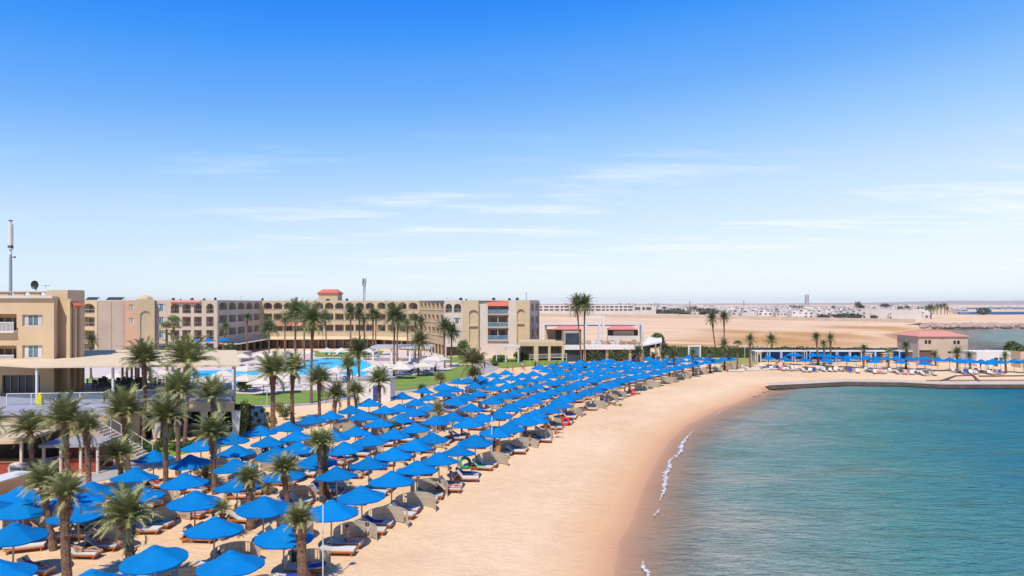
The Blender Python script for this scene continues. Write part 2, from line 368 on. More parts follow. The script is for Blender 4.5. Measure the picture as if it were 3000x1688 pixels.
def water_mat():
    m,nt,b=nmat('sea_water')
    at=N(nt,'ShaderNodeAttribute'); at.attribute_name='deep'; d=at.outputs['Fac']
    at2=N(nt,'ShaderNodeAttribute'); at2.attribute_name='far'
    tc=N(nt,'ShaderNodeTexCoord').outputs['Object']
    n1=noise(nt,.05,4,.6,tc,(1,1.6,1)); n2=noise(nt,.35,5,.7,tc,(1,1.5,1))
    v=math_(nt,'MULTIPLY_ADD',n1,30.); nt.nodes[-1].inputs[2].default_value=-15
    v=math_(nt,'ADD',d,v)
    mr=N(nt,'ShaderNodeMapRange'); mr.inputs[1].default_value=0; mr.inputs[2].default_value=60; nt.links.new(v,mr.inputs[0])
    o=ramp(nt,mr.outputs[0],[(0,(.42,.36,.27)),(.13,(.27,.335,.275)),(.32,(.105,.275,.235)),(.6,(.018,.185,.245)),(1,(.002,.115,.265))])
    o=mixc(nt,math_(nt,'MULTIPLY',ramp(nt,n2,[(.35,0),(.7,1)]),.35),o,(.03,.15,.165))
    gp=N(nt,'ShaderNodeSeparateXYZ'); nt.links.new(tc,gp.inputs[0])
    o=mixc(nt,ramp(nt,at2.outputs['Fac'],[(.35,0),(.75,1)]),o,(.02,.09,.21))
    n3=noise(nt,1.2,5,.75,tc,(.75,1.5,1)); n5=noise(nt,.16,3,.6,tc,(.7,1.3,1))
    o=mixc(nt,math_(nt,'MULTIPLY',ramp(nt,n3,[(.40,0),(.64,1)]),.42),o,mixc(nt,1.0,o,(.42,.66,.72),'MULTIPLY'))  # light and dark of the ripple faces painted into the water colour
    o=mixc(nt,math_(nt,'MULTIPLY',ramp(nt,n5,[(.52,0),(.70,1)]),.5),o,(.10,.14,.09))
    nt.links.new(o,b.inputs['Base Color']); b.inputs['Roughness'].default_value=.16; b.inputs['IOR'].default_value=1.33; b.inputs['Specular IOR Level'].default_value=.28
    w=noise(nt,.9,4,.62,tc,(.55,1.5,1)); w2=noise(nt,3.2,3,.6,tc,(.6,1.4,1))
    bump(nt,b,math_(nt,'ADD',w,math_(nt,'MULTIPLY',w2,.35)),1.0,.9)
    bn=[l.from_socket for l in nt.links if l.to_socket==b.inputs['Normal']][0]
    df=N(nt,'ShaderNodeBsdfDiffuse'); gl=N(nt,'ShaderNodeBsdfGlossy'); gl.inputs['Roughness'].default_value=.12; fr=N(nt,'ShaderNodeFresnel'); fr.inputs[0].default_value=1.33
    nt.links.new(o,df.inputs[0]); nt.links.new(bn,df.inputs['Normal']); nt.links.new(bn,gl.inputs['Normal']); nt.links.new(bn,fr.inputs['Normal'])
    wm=N(nt,'ShaderNodeMixShader'); nt.links.new(math_(nt,'MINIMUM',math_(nt,'MULTIPLY',fr.outputs[0],.42),.17),wm.inputs[0]); nt.links.new(df.outputs[0],wm.inputs[1]); nt.links.new(gl.outputs[0],wm.inputs[2])
    tr=N(nt,'ShaderNodeBsdfTransparent'); tr.inputs[0].default_value=(.97,.985,.97,1)
    mx=N(nt,'ShaderNodeMixShader')
    a=N(nt,'ShaderNodeMapRange'); a.inputs[1].default_value=0; a.inputs[2].default_value=5.5; a.inputs[3].default_value=.04; a.inputs[4].default_value=1; nt.links.new(d,a.inputs[0])
    nt.links.new(a.outputs[0],mx.inputs[0]); nt.links.new(tr.outputs[0],mx.inputs[1]); nt.links.new(wm.outputs[0],mx.inputs[2])
    nt.links.new(mx.outputs[0],nt.nodes['Material Output'].inputs['Surface'])
    return m
WM=water_mat()
def wz(poly,far):
    def f(X,Y):
        d=sdist(X,Y,poly)
        if far==0:   # depth grows away from the sandy shore only, not from the quay
            ds=np.full(X.shape,1e9)
            pts=[(-3,0),(1.5,18)]+shore_w
            for i in range(len(pts)-1):
                ax,ay=pts[i]; bx,by=pts[i+1]; ex,ey=bx-ax,by-ay; t=np.clip(((X-ax)*ex+(Y-ay)*ey)/(ex*ex+ey*ey),0,1)
                ds=np.minimum(ds,np.hypot(X-ax-t*ex,Y-ay-t*ey))
            d=np.where(d>0,np.maximum(ds,0),0)
        else: d=np.maximum(d,0)*(.14 if far==.3 else 1)
        return np.full(X.shape,WL),{'deep':d,'far':np.full(X.shape,float(far))}
    return f
for nm,poly,far,ax_,ay_ in (('sea',bay,0,axis((-6,62,.8),(62,264,3)),axis((-24,20,4),(20,64,1),(64,140,1))),
                     ('sea',lagoon,.3,axis((100,420,4),(420,700,20)),axis((200,440,3))),
                     ('sea',sea1,1,axis((500,900,25),(900,3000,200)),axis((800,1400,20))),
                     ('sea',sea2,.8,axis((900,1700,60),(1700,8000,500)),axis((1400,2700,60)))):
    o=grid_obj(nm,ax_,ay_,wz(poly,far),WM,None,mask=lambda X,Y,p=poly:sdist(X,Y,p)>-3); tag(o,kind='structure')
# foam where small waves break
def foam_mat():
    m,nt,b=nmat('foam'); f=noise(nt,3.5,6,.8,sc=(1.4,.8,1)); b.inputs['Base Color'].default_value=(.72,.70,.68,1); b.inputs['Roughness'].default_value=.8
    at=N(nt,'ShaderNodeAttribute'); at.attribute_name='tone'
    v=ramp(nt,math_(nt,'ADD',f,math_(nt,'MULTIPLY',at.outputs['Fac'],.28)),[(.64,0),(.84,.85)])
    tr=N(nt,'ShaderNodeBsdfTransparent'); mx=N(nt,'ShaderNodeMixShader'); nt.links.new(v,mx.inputs[0]); nt.links.new(tr.outputs[0],mx.inputs[1]); nt.links.new(b.outputs[0],mx.inputs[2])
    nt.links.new(mx.outputs[0],nt.nodes['Material Output'].inputs['Surface']); return m
fm=MB()
for line,wd in (([(2030,1262),(2012,1284),(1998,1300),(1996,1318),(1984,1336),(1979,1344)],.42),([(1977,1332),(1962,1352),(1960,1372),(1948,1394),(1950,1418),(1943,1442),(1936,1470)],.42),([(2085,1222),(2110,1208),(2140,1194)],.22),([(1930,1492),(1918,1512)],.16),([(1880,1645),(1886,1662),(1896,1680),(1905,1695)],.24)):
    pts=[P(x,y,WL) for x,y in line]; fine=[]
    for i in range(len(pts)-1):
        for k in range(6): t=k/6; fine.append((pts[i][0]*(1-t)+pts[i+1][0]*t+.07*math.sin((i*6+k)*2.3)+.05*math.sin((i*6+k)*.7),pts[i][1]*(1-t)+pts[i+1][1]*t))
    fine.append(pts[-1]); n=len(fine); o=len(fm.v)
    for i,(x,y) in enumerate(fine):
        e=math.sin(PI*(i+.3)/(n))*wd*(.75+.45*math.sin(i*.8+1)*math.sin(i*2.1))
        for k,(off,tn) in enumerate(((-e,0),(-e*.4,1),(e*.4,1),(e,0))): fm.v.append((x+off,y,WL+.035)); fm.t.append(tn)
    for i in range(n-1):
        for k in range(3): fm.f.append((o+i*4+k,o+i*4+k+1,o+i*4+5+k,o+i*4+4+k)); fm.m.append(0)
tag(fm.build('sea_foam',foam_mat()),'thin white foam lines breaking along the sandy shore','foam',kind='stuff')
# ---------------------------------------------------------------- flat areas (lawns, decks, pools, paths)
def sheet(name,px,z,mat,label=None,cat=None,kind='structure',edge=None):
    pts=[P(x,y,z) for x,y in px]
    m=MB(); m.prism(pts,z-(.3 if z>.1 else .05),z); o=m.build(name,mat); tag(o,label,cat,kind=kind)
    return o
def smooth_px(px,n=4):
    out=[]; k=len(px)
    for i in range(k):
        p0,p1,p2,p3=px[i-1],px[i],px[(i+1)%k],px[(i+2)%k]
        for j in range(n):
            t=j/n; out.append(tuple(.5*((2*p1[a])+(-p0[a]+p2[a])*t+(2*p0[a]-5*p1[a]+4*p2[a]-p3[a])*t*t+(-p0[a]+3*p1[a]-3*p2[a]+p3[a])*t**3) for a in (0,1)))
    return out
sheet('pool_terrace',[(150,1150),(700,1158),(940,1152),(1060,1143),(1150,1118),(1260,1103),(1330,1086),(1345,1066),(1340,1042),(1200,1029),(1000,1026),(700,1026),(300,1028),(150,1040)],.10,M['deck'])
sheet('lawn',smooth_px([(600,1156),(687,1153),(764,1154),(833,1148),(908,1143),(957,1147),(968,1160),(945,1171),(905,1178),(808,1184),(687,1186),(600,1186)]),.135,M['lawn'])
sheet('lawn',smooth_px([(1120,1112),(1150,1104),(1200,1099),(1290,1090),(1340,1074),(1375,1069),(1388,1076),(1378,1097),(1340,1110),(1280,1124),(1200,1140),(1140,1140)]),.135,M['lawn'])
sheet('lawn',[(1305,1045),(1378,1045),(1376,1062),(1305,1063)],.14,M['lawn'])
sheet('lawn',[(1432,1050),(1655,1051),(1655,1066),(1560,1072),(1470,1078),(1440,1068)],.13,M['lawn'])
sheet('lawn',[(910,1028),(1010,1025),(1125,1028),(1110,1046),(1000,1047),(925,1046)],.14,M['lawn'])
sheet('lawn',[(250,1108),(330,1108),(330,1121),(250,1120)],.14,M['lawn'])
sheet('lawn',[(2060,1062),(2080,1051),(2215,1047),(2222,1068),(2120,1069)],.05,M['lawn_dry'])
sheet('lawn',smooth_px([(0,1432),(40,1430),(60,1445),(30,1456),(-30,1460),(-60,1440)]),.06,M['lawn'])
sheet('lawn',smooth_px([(395,1330),(420,1300),(560,1290),(700,1262),(760,1256),(740,1275),(690,1300),(560,1325),(450,1345)]),.06,M['lawn'])
sheet('pool_water',smooth_px([(920,1051),(1010,1050),(1018,1066),(985,1082),(940,1096),(880,1097),(872,1083),(895,1062)]),.12,M['pool'])
sheet('pool_water',smooth_px([(1010,1052),(1060,1055),(1090,1072),(1086,1088),(1055,1102),(1012,1100),(1000,1085),(1006,1068)]),.124,M['pool'])
sheet('pool_water',smooth_px([(560,1088),(620,1085),(700,1083),(765,1083),(768,1094),(735,1100),(640,1103),(560,1103)]),.12,M['pool'])
sheet('pool_water',smooth_px([(683,1114),(715,1112),(752,1115),(740,1124),(684,1126)]),.12,M['pool'])
sheet('pool_water',smooth_px([(1128,1078),(1150,1074),(1172,1079),(1150,1087),(1130,1086)]),.12,M['pool'])
def ribbon(name,px,w,z,mat):
    pts=[Vector(P(x,y,z)) for x,y in px]; L=[];Rr=[]
    for i,p in enumerate(pts):
        d=(pts[min(i+1,len(pts)-1)]-pts[max(i-1,0)]).normalized(); n=Vector((-d.y,d.x)); ww=w[i] if hasattr(w,'__len__') else w
        L.append(p+n*ww/2); Rr.append(p-n*ww/2)
    m=MB(); n=len(pts)
    m.add([(p.x,p.y,z) for p in L+Rr],[(n+i,n+i+1,i+1,i) for i in range(n-1)])
    return tag(m.build(name,mat),kind='structure')
ribbon('path',[(600,1190),(690,1190),(808,1188),(905,1183),(960,1174),(1030,1165),(1110,1158),(1180,1148),(1250,1133),(1320,1117),(1378,1100),(1408,1085),(1425,1070),(1420,1050)],[2.2]*10+[3,6,7,3],.05,M['path'])
sheet('path',[(350,1292),(420,1294),(398,1326),(430,1343),(500,1356),(430,1374),(330,1400),(250,1421),(180,1442),(150,1425),(240,1395),(330,1370),(352,1340)],.04,M['path'])

# ---------------------------------------------------------------- parasols
def make_parasol():
    root=empty('beach_parasol',(0,0,0),0,'blue beach parasol','parasol','blue parasols in rows on the beach')
    m=MB(); Rr=1.49; prof=[(.10,.66),(.30,.56),(.55,.425),(.80,.27),(1.10,.14),(Rr,0)]
    nseg=4; n=8*nseg; tones=[.5,.68,.42,.62,.38,.55,.70,.45]  # per-panel values imitate lit and shaded canopy facets
    for i in range(n):
        a0=2*PI*i/n; a1=2*PI*(i+1)/n; pc=2*PI*(int(i/nseg)+.5)/8
        for k in range(len(prof)-1):
            vs=[]
            for (r,z,a) in ((prof[k][0],prof[k][1],a0),(prof[k+1][0],prof[k+1][1],a0),(prof[k+1][0],prof[k+1][1],a1),(prof[k][0],prof[k][1],a1)):
                sag=.036*(r/Rr)*math.cos((a-pc)*4); vs.append((r*math.cos(a),r*math.sin(a),2.13+z-sag))
            m.add(vs,[(0,1,2,3)],0,tones[int(i/nseg)])
        for a,b,mi in ((0,.06,1),):
            s0=.036*math.cos((a0-pc)*4); s1=.036*math.cos((a1-pc)*4)
            m.add([(Rr*math.cos(a0),Rr*math.sin(a0),2.13-s0),(Rr*math.cos(a0),Rr*math.sin(a0),2.07-s0),(Rr*math.cos(a1),Rr*math.sin(a1),2.07-s1),(Rr*math.cos(a1),Rr*math.sin(a1),2.13-s1)],[(0,1,2,3)],1)
    cn=m.build('canopy',[M['canopy'],M['canopy_dark']],root)
    m=MB()
    for i in range(8):
        a0=2*PI*i/8; a1=2*PI*(i+1)/8
        m.add([(0,0,2.86),(.25*math.cos(a0),.25*math.sin(a0),2.745),(.25*math.cos(a1),.25*math.sin(a1),2.745)],[(0,1,2)])
        m.add([(.25*math.cos(a0),.25*math.sin(a0),2.745),(.25*math.cos(a0),.25*math.sin(a0),2.70),(.25*math.cos(a1),.25*math.sin(a1),2.70),(.25*math.cos(a1),.25*math.sin(a1),2.745)],[(0,1,2,3)])
    m.build('vent_cap',M['canopy'],cn)
    m=MB(); m.tube([(0,0,0),(0,0,2.72)],.045,8); m.build('pole',M['pole'],root)
    m=MB()
    for i in range(8):
        a=2*PI*i/8; m.bar((.05*math.cos(a),.05*math.sin(a),2.60),(1.46*math.cos(a),1.46*math.sin(a),2.10),.03,.03)
        m.bar((.05*math.cos(a),.05*math.sin(a),2.0),(.7*math.cos(a),.7*math.sin(a),2.33),.02,.02)
    m.build('ribs',M['pole'],root)
    return Proto(root)
parasol=make_parasol()
near=[(829,1529),(970,1465),(1062,1419),(1147,1382),(1221,1349),(1287,1324),(1341,1299),(1394,1274),(1446,1246),(1493,1236),(1530,1217),(1568,1210),
(679,1609),(625,1510),(770,1452),(988,1363),(1080,1332),(1153,1306),(1211,1285),(1266,1262),(1376,1224),(1417,1208),(1322,1206),(1462,1197),
(460,1587),(570,1438),(694,1395),(832,1363),(928,1328),(1015,1293),(1087,1272),(1153,1251),(1219,1235),(1273,1217),
(405,1419),(542,1383),(692,1340),(812,1309),(872,1290),(975,1262),(1041,1244),(1110,1221),(1170,1210),(1214,1194),
(389,1369),(561,1327),(692,1299),(786,1273),(872,1256),(1064,1205),(1125,1186),(1169,1179),(970,1200),(914,1212),(839,1232),(763,1245),(678,1265),(589,1287),(449,1316),
(1029,1185),(1081,1169),(1178,1148),(1217,1165),(262,1408),(228,1430),(233,1473),(66,1457),(37,1533),(-8,1636),(262,1671),(60,1419),(-45,1452)]
pos=[]
for x,y in near:
    X,Y=P(x,y,2.86); pos.append((X,Y,0))
Fr=[(1.2,71.4),(3.4,76),(8.3,89.7),(14.3,101.6),(19.3,111),(23.5,117.7),(28.3,124.7),(37,138),(43,144.5),(46.5,148)]
Bk=[(-19.1,74.2),(-17.9,77.9),(-16.9,82.4),(-14,89),(-11.5,96),(-9.1,103),(-4.1,110.9),(1.5,118.9),(5.3,125.3),(11.9,138),(19,143),(30.5,147),(37.3,153)]
area=Fr+Bk[::-1]
def resample(l,step,off):
    out=[];acc=-off
    for (ax,ay),(bx,by) in zip(l,l[1:]):
        L=math.hypot(bx-ax,by-ay); d=((bx-ax)/L,(by-ay)/L)
        while acc<=L:
            if acc>=0: out.append((ax+d[0]*acc,ay+d[1]*acc,d))
            acc+=step
        acc-=L
    return out
def inside(x,y,poly):
    c=False;n=len(poly)
    for i in range(n):
        (ax,ay),(bx,by)=poly[i],poly[(i+1)%n]
        if (ay>y)!=(by>y) and x<(bx-ax)*(y-ay)/(by-ay)+ax: c=not c
    return c
def pdist(x,y,l):
    best=1e9
    for (ax,ay),(bx,by) in zip(l,l[1:]):
        ex,ey=bx-ax,by-ay; t=max(0,min(1,((x-ax)*ex+(y-ay)*ey)/(ex*ex+ey*ey))); best=min(best,math.hypot(x-ax-t*ex,y-ay-t*ey))
    return best
rng=random.Random(3)
for r in range(0,7):
    for x,y,d in resample(Fr,3.75,.4+1.7*(r%2)):
        X=x-d[1]*4.15*r; Y=y+d[0]*4.15*r
        if r and not (inside(X,Y,area) or pdist(X,Y,Bk)<1.3): continue
        X+=rng.uniform(-.3,.3); Y+=rng.uniform(-.3,.3)
        if all(math.hypot(X-a,Y-b)>2.9 for a,b,_ in pos): pos.append((X,Y,0))
front_line=[(-14,28)]+[P(x,y,2.86) for x,y in near[:10]]+Fr
rows={}
for p in pos:
    k=int(round(pdist(p[0],p[1],front_line)/4.2)); rows.setdefault(k,[]).append(p)
rown=lambda k:['front row','second row','third row','fourth row','fifth row','sixth row','seventh row','eighth row'][k]
units=[]
late=[]
for k in sorted(rows):
    if k>=8: late+=rows[k]; continue
    for i,(X,Y,_) in enumerate(sorted(rows[k],key=lambda p:p[1])):
        units.append((X,Y,'the %s parasol of the %s'%(ordn(i+1),rown(k)),k,i))
for i,(X,Y,_) in enumerate(sorted(late,key=lambda p:p[0])): units.append((X,Y,'the %s parasol by the bar, counted from left'%ordn(i+1),9,i))
# far right strip behind the quay
strip_f=[(2252,1042),(2298,1044),(2359,1047),(2421,1047),(2479,1049),(2563,1051),(2638,1053),(2710,1056),(2829,1053),(2896,1053)]
strip_b=[(2317,1032),(2336,1033),(2382,1033),(2402,1034),(2428,1036),(2455,1038),(2482,1038),(2509,1040),(2540,1041),(2568,1043),(2596,1043),(2626,1043),(2663,1043),(2687,1044),(2712,1043),(2747,1047),(2782,1047),(2812,1049),(2845,1049),(2873,1051),(2910,1049),(2933,1053),(2971,1050),(2998,1052)]
su=[]
for lst,nm in ((strip_f,'front'),(strip_b,'back')):
    for i,(x,y) in enumerate(lst):
        X,Y=P(x,y,2.86); su.append((X,Y,'the %s parasol from the left in the quay %s row'%(ordn(i+1),nm),nm,i))
for (X,Y,d,k,i) in units+su:
    sc=rng.uniform(.96,1.04)
    if (k,i)==(9,0): pass
    lab=('blue parasol, '+d[4:].replace(' parasol','',1)+('' if 'left' in d else ', counted from the near end')).replace('parasol, ','parasol, the ')
    g='blue parasols behind the quay' if k in('front','back') else 'blue parasols in rows on the beach'
    o=parasol.place((X,Y,0),rng.uniform(0,.78),lab,g,sc); o.rotation_euler.x=rng.gauss(0,.035); o.rotation_euler.y=rng.gauss(0,.035)
for i,(x,y) in enumerate([(578,992),(612,990),(655,988)]):
    X=PD(x,168); parasol.place((X,168,ZD(y,168)-2.86),rng.uniform(0,.7),'blue parasol %s on the raised terrace by the hotel wall'%['leftmost of three','middle of three','rightmost of three'][i],'three parasols on the hotel terrace')
def white_parasol():
    root=empty('pool_parasol',(0,0,0),0,'white square parasol','parasol','cream parasols round the pool')
    m=MB(); s=1.9; c=[(-s,-s),(s,-s),(s,s),(-s,s)]
    for i in range(4):
        a,b=c[i],c[(i+1)%4]; m.add([(a[0],a[1],2.15),(b[0],b[1],2.15),(b[0]*.12,b[1]*.12,2.98),(a[0]*.12,a[1]*.12,2.98)],[(0,1,2,3)])
        m.add([(a[0],a[1],1.97),(b[0],b[1],1.97),(b[0],b[1],2.15),(a[0],a[1],2.15)],[(0,1,2,3)])
    m.build('canopy',M['offwhite_canvas'],root)
    m=MB()
    for i in range(4):
        a,b=c[i],c[(i+1)%4]; m.add([(a[0]*.2,a[1]*.2,2.97),(b[0]*.2,b[1]*.2,2.97),(0,0,3.15)],[(0,1,2)])
    m.build('vent_cap',M['offwhite_canvas'],root)
    m=MB(); m.tube([(0,0,.1),(0,0,3.0)],.05,6); m.box(-.35,.35,-.35,.35,.1,.2); m.build('pole',M['wood'],root)
    return Proto(root)
wp=white_parasol()
wl=sorted([(709,1032),(765,1030),(725,1066),(722,1092),(772,1100),(832,1095),(857,1021),(900,1022),(958,1017),(1000,1017),(986,1071),(1080,1018),(1136,1059),(1098,1066),(1182,1062),(1171,1054),(1226,1048),(1278,1045),(345,1085),(480,1078),(454,1103),(800,1030),(655,1080),(1240,1056),(1110,1062)])
for i,(x,y) in enumerate(wl):
    X,Y=P(x,y,3.1); wp.place((X,Y,0),rng.uniform(-.5,.5),'cream square pool parasol, %s from the left round the hotel pool'%ordn(i+1),None,1.15 if (x,y)==(1278,1045) else .95)

# ---------------------------------------------------------------- loungers, towels, windbreaks
def lounger_proto(back,kind='beach'):
    root=empty('sun_lounger',(0,0,0),0,'lounger','sun lounger','sun loungers')
    fm='wood' if kind=='beach' else 'white'
    L=1.95; w=.34; hz=.30
    m=MB(); m.box(-L/2,L/2,-w-.03,-w+.02,hz-.1,hz); m.box(-L/2,L/2,w-.02,w+.03,hz-.1,hz); m.box(-L/2,-L/2+.05,-w+.02,w-.02,hz-.1,hz-.003); m.box(L/2-.05,L/2,-w+.02,w-.02,hz-.1,hz-.003)
    for i in range(11): x=-.88+i*.17; m.box(x,x+.1,-w+.02,w-.02,hz-.04,hz-.01)
    m.build('frame',M[fm],root)
    for sx in (-.82,.82):
        for sy in (-.30,.30):
            m=MB(); m.box(sx-.035,sx+.035,sy-.035,sy+.035,0,hz-.1); m.build('leg',M[fm],root)
    hx=-.28; a=back; ca,sa=math.cos(a),math.sin(a)
    m=MB(); t=.085
    m.box(hx,L/2-.02,-w+.01,w-.01,hz,hz+t); m.build('mattress',M['cushion'],root)
    m=MB(); bl=.72
    q=[(hx,hz),(hx-bl*ca,hz+bl*sa),(hx-bl*ca+t*sa,hz+bl*sa+t*ca),(hx+t*sa*.0,hz+t)]
    vs=[(x,y,z) for y in (-w+.01,w-.01) for x,z in q]; m.add(vs,[(0,1,2,3),(7,6,5,4),(0,4,5,1),(1,5,6,2),(2,6,7,3),(3,7,4,0)])
    m.build('backrest',M['cushion'],root)
    m=MB()
    if a>.1: m.bar((hx-bl*.75*ca,0,hz+bl*.75*sa-.02),(hx-bl*.9,0,hz-.06),.5,.03)
    else: m.bar((hx-.1,0,hz-.05),(hx-.6,0,hz-.05),.4,.02)
    m.build('backrest_support',M[fm],root)
    return Proto(root)
LP=[lounger_proto(a) for a in (.9,.55,.08)]
PL=[lounger_proto(a,'pool') for a in (.8,.1)]
def towel_proto(name,mat,back):
    m=MB(); hx=-.28; hz=.39; w=.33; ca,sa=math.cos(back),math.sin(back)
    pts=[(.35,hz),(.0,hz+.004),(hx+.06,hz+.01),(hx-.62*ca,hz+.62*sa+.02),(hx-.74*ca,hz+.74*sa-.03),(hx-.72*ca-.03,hz+.5*sa)]
    n=6; 
    for i,(x,z) in enumerate(pts):
        for j in range(n+1):
            y=-w-.02+(2*w+.04)*j/n; dz=-.12 if (j in(0,n) and i<3) else 0
            m.v.append((x+rng.uniform(-.02,.02),y,z+dz+rng.uniform(0,.018))); m.t.append(.5)
    for i in range(len(pts)-1):
        for j in range(n): a=i*(n+1)+j; m.f.append((a,a+1,a+n+2,a+n+1)); m.m.append(0)
    o=m.build('beach_towel',mat,smooth=True); tag(o,'towel','towel','beach towels spread on the loungers'); return Proto(o)
TP=[[towel_proto('t',M[c],a) for c in ('towel','towel_red','towel_pink','towel_green')] for a in (.9,.55,.08)]
def screen_proto(a0,a1,rad,hh,gaps):
    root=empty('windbreak_screen',(0,0,0),0,'screen','windbreak','woven windbreaks')
    m=MB(); n=26
    for i in range(n):
        if i in gaps: continue
        t0=a0+(a1-a0)*i/n; t1=a0+(a1-a0)*(i+1)/n
        h0=hh*(1-.28*abs(i/n-.5)**2*4*.5); h1=hh*(1-.28*abs((i+1)/n-.5)**2*4*.5)
        for rr,fl in ((rad,0),(rad+.02,1)):
            vs=[(rr*math.cos(t0),rr*math.sin(t0),.06),(rr*math.cos(t1),rr*math.sin(t1),.06),(rr*math.cos(t1),rr*math.sin(t1),h1),(rr*math.cos(t0),rr*math.sin(t0),h0)]
            m.add(vs,[(0,1,2,3) if fl else (3,2,1,0)])
    m.build('reed_panel',M['weave'],root)
    m=MB()
    for i in range(0,n+1):
        t=a0+(a1-a0)*i/n; h=hh*(1-.14*abs(i/n-.5)**2*4)
        p=(rad*math.cos(t),rad*math.sin(t))
        if i%5==0 or i in (1,n-1) or i in gaps: m.tube([(p[0],p[1],0),(p[0],p[1],h)],.018,5)
        if i<n:
            t2=a0+(a1-a0)*(i+1)/n; h2=hh*(1-.14*abs((i+1)/n-.5)**2*4)
            for f in (1,.5): m.bar((p[0],p[1],h*f),(rad*math.cos(t2),rad*math.sin(t2),h2*f),.03 if f==1 else .015,.03 if f==1 else .015)
    m.build('screen_frame',M['reed_frame'],root)
    return Proto(root)
SP=[screen_proto(R(10),R(185),1.35,1.0,(4,5,20,21)),screen_proto(R(35),R(200),1.25,.95,(6,7,18)),screen_proto(R(-10),R(150),1.4,1.0,(19,20))]
def table_proto():
    root=empty('side_table',(0,0,0),0,'table','table','small round tables under the parasols')
    m=MB(); m.tube([(0,0,.42),(0,0,.46)],.27,14); m.build('table_top',M['white'],root)
    m=MB()
    for k in range(3): a=2*PI*k/3; m.bar((.05*math.cos(a),.05*math.sin(a),.42),(.22*math.cos(a),.22*math.sin(a),0),.03,.03)
    m.build('table_legs',M['white'],root); return Proto(root)
TB=table_proto()
allu=sorted(units,key=lambda u:u[1])
cnt_l=0; cnt_s=0
people_spots=[]
nn=0
skipP=set()
for (X,Y,d,k,i) in allu:
    d0=d.replace('the ','',1)
    nearest=[(a,b) for a,b,_ in pos if 0<math.hypot(a-X,b-Y)<7]
    nl=2 if Y<112 or k==0 else 0
    base=R(-6)+rng.uniform(-.12,.12)
    if rng.random()<.12 : base+=rng.choice([.5,-.4,PI])
    for q,(dx,dy) in enumerate([(.35,-.62),(.55,.55)][:nl]):
        if cnt_l>=236: break
        if k>4 and rng.random()<.3 : continue
        bi=rng.choice([0,0,1,2]); a=base+rng.uniform(-.1,.1)
        x=X+dx+rng.uniform(-.15,.15)+.25; y=Y+dy+rng.uniform(-.1,.1)
        side=['near','far'][q]
        LP[bi].place((x,y,0),a,'wooden lounger with white cushion, %s side, %s'%(side,d0),'wooden sun loungers under the blue parasols'); cnt_l+=1
        if Y<100 and rng.random()<.5:
            ci=0 if rng.random()<.72 else rng.choice([1,2,3])
            TP[bi][ci].place((x,y,0),a,'%s towel on the %s lounger of the %s'%(['navy blue','red','pink','green'][ci],side,d0)); 
        elif rng.random()<.5: people_spots.append((x,y,a,bi,d0,side))
    if (Y<118 or k==0) and rng.random()<.55:
        s=rng.randrange(3); SP[s].place((X+rng.uniform(.7,1.6),Y+rng.uniform(.3,1.3),0),rng.uniform(-.35,.35),'curved woven reed windbreak by the %s'%d0,'curved woven windbreaks among the loungers')
    if Y<60 and rng.random()<.4: TB.place((X-.55,Y-.1,0),0,'small white round table by the %s'%d0)
for (X,Y,d,nm,i) in su:
    if nm!='front': continue
    d0=d.replace('the ','',1)
    for q,dx in enumerate((-1.0,.1,1.2)):
        if rng.random()<.2: continue
        LP[rng.choice([0,1])].place((X+dx,Y-1.6+rng.uniform(-.8,.6),0),R(-90)+rng.uniform(-.45,.45)+(PI if 0 else 0),'white cushioned lounger, %s before the %s'%(['left','middle','right'][q],d0),'sun loungers behind the quay')
    if rng.random()<.8: TP[0][rng.choice([0,0,2])].place((X+rng.choice([-1.0,.1,1.2]),Y-2.0,.02),R(-90),'towel on a lounger under the %s'%d0)
    for q,dx in enumerate((-.6,.8)):
        PL[q].place((X+dx,Y+2.2+rng.uniform(-.5,.5),0),R(-90)+rng.uniform(-.3,.3),'white lounger, %s behind the %s'%(['left','right'][q],d0),'white loungers behind the quay')
    SP[1].place((X+.2,Y-1.2,0),R(-20),'woven reed windbreak under the %s'%d0,'curved woven windbreaks behind the quay')
for j,(x,y) in enumerate([(2140,1089),(2165,1089),(2190,1087),(2215,1086),(2240,1085),(2262,1084)]):
    X,Y=P(x,y); PL[j%2].place((X,Y,0),R(-5)+rng.uniform(-.3,.3),'white sun lounger out on open sand, %s from the left before the quay'%ordn(j+1),'white loungers in a line on the sand')
# mass of loungers in the deep part of the field, beyond what reads one by one
m=MB()
for (X,Y,d,k,i) in units:
    if Y<112 or k==0: continue
    for dx,dy in ((.4,-.7),(.6,.6)):
        a=rng.uniform(-.3,.3); x,y=X+dx,Y+dy
        m.box(x-.95,x+.95,y-.34,y+.34,.12,.28,0,a); m.box(x-.3,x+.93,y-.32,y+.32,.284,.37,1,a); m.bar((x-.3,y,.34),(x-.75,y-.05,.8),.6,.08,rng.choice([1,1,2]))
tag(m.build('distant_loungers',[M['wood'],M['cushion'],M['towel']]),'crowded mass of loungers under the farthest blue parasols','sun loungers',kind='stuff')
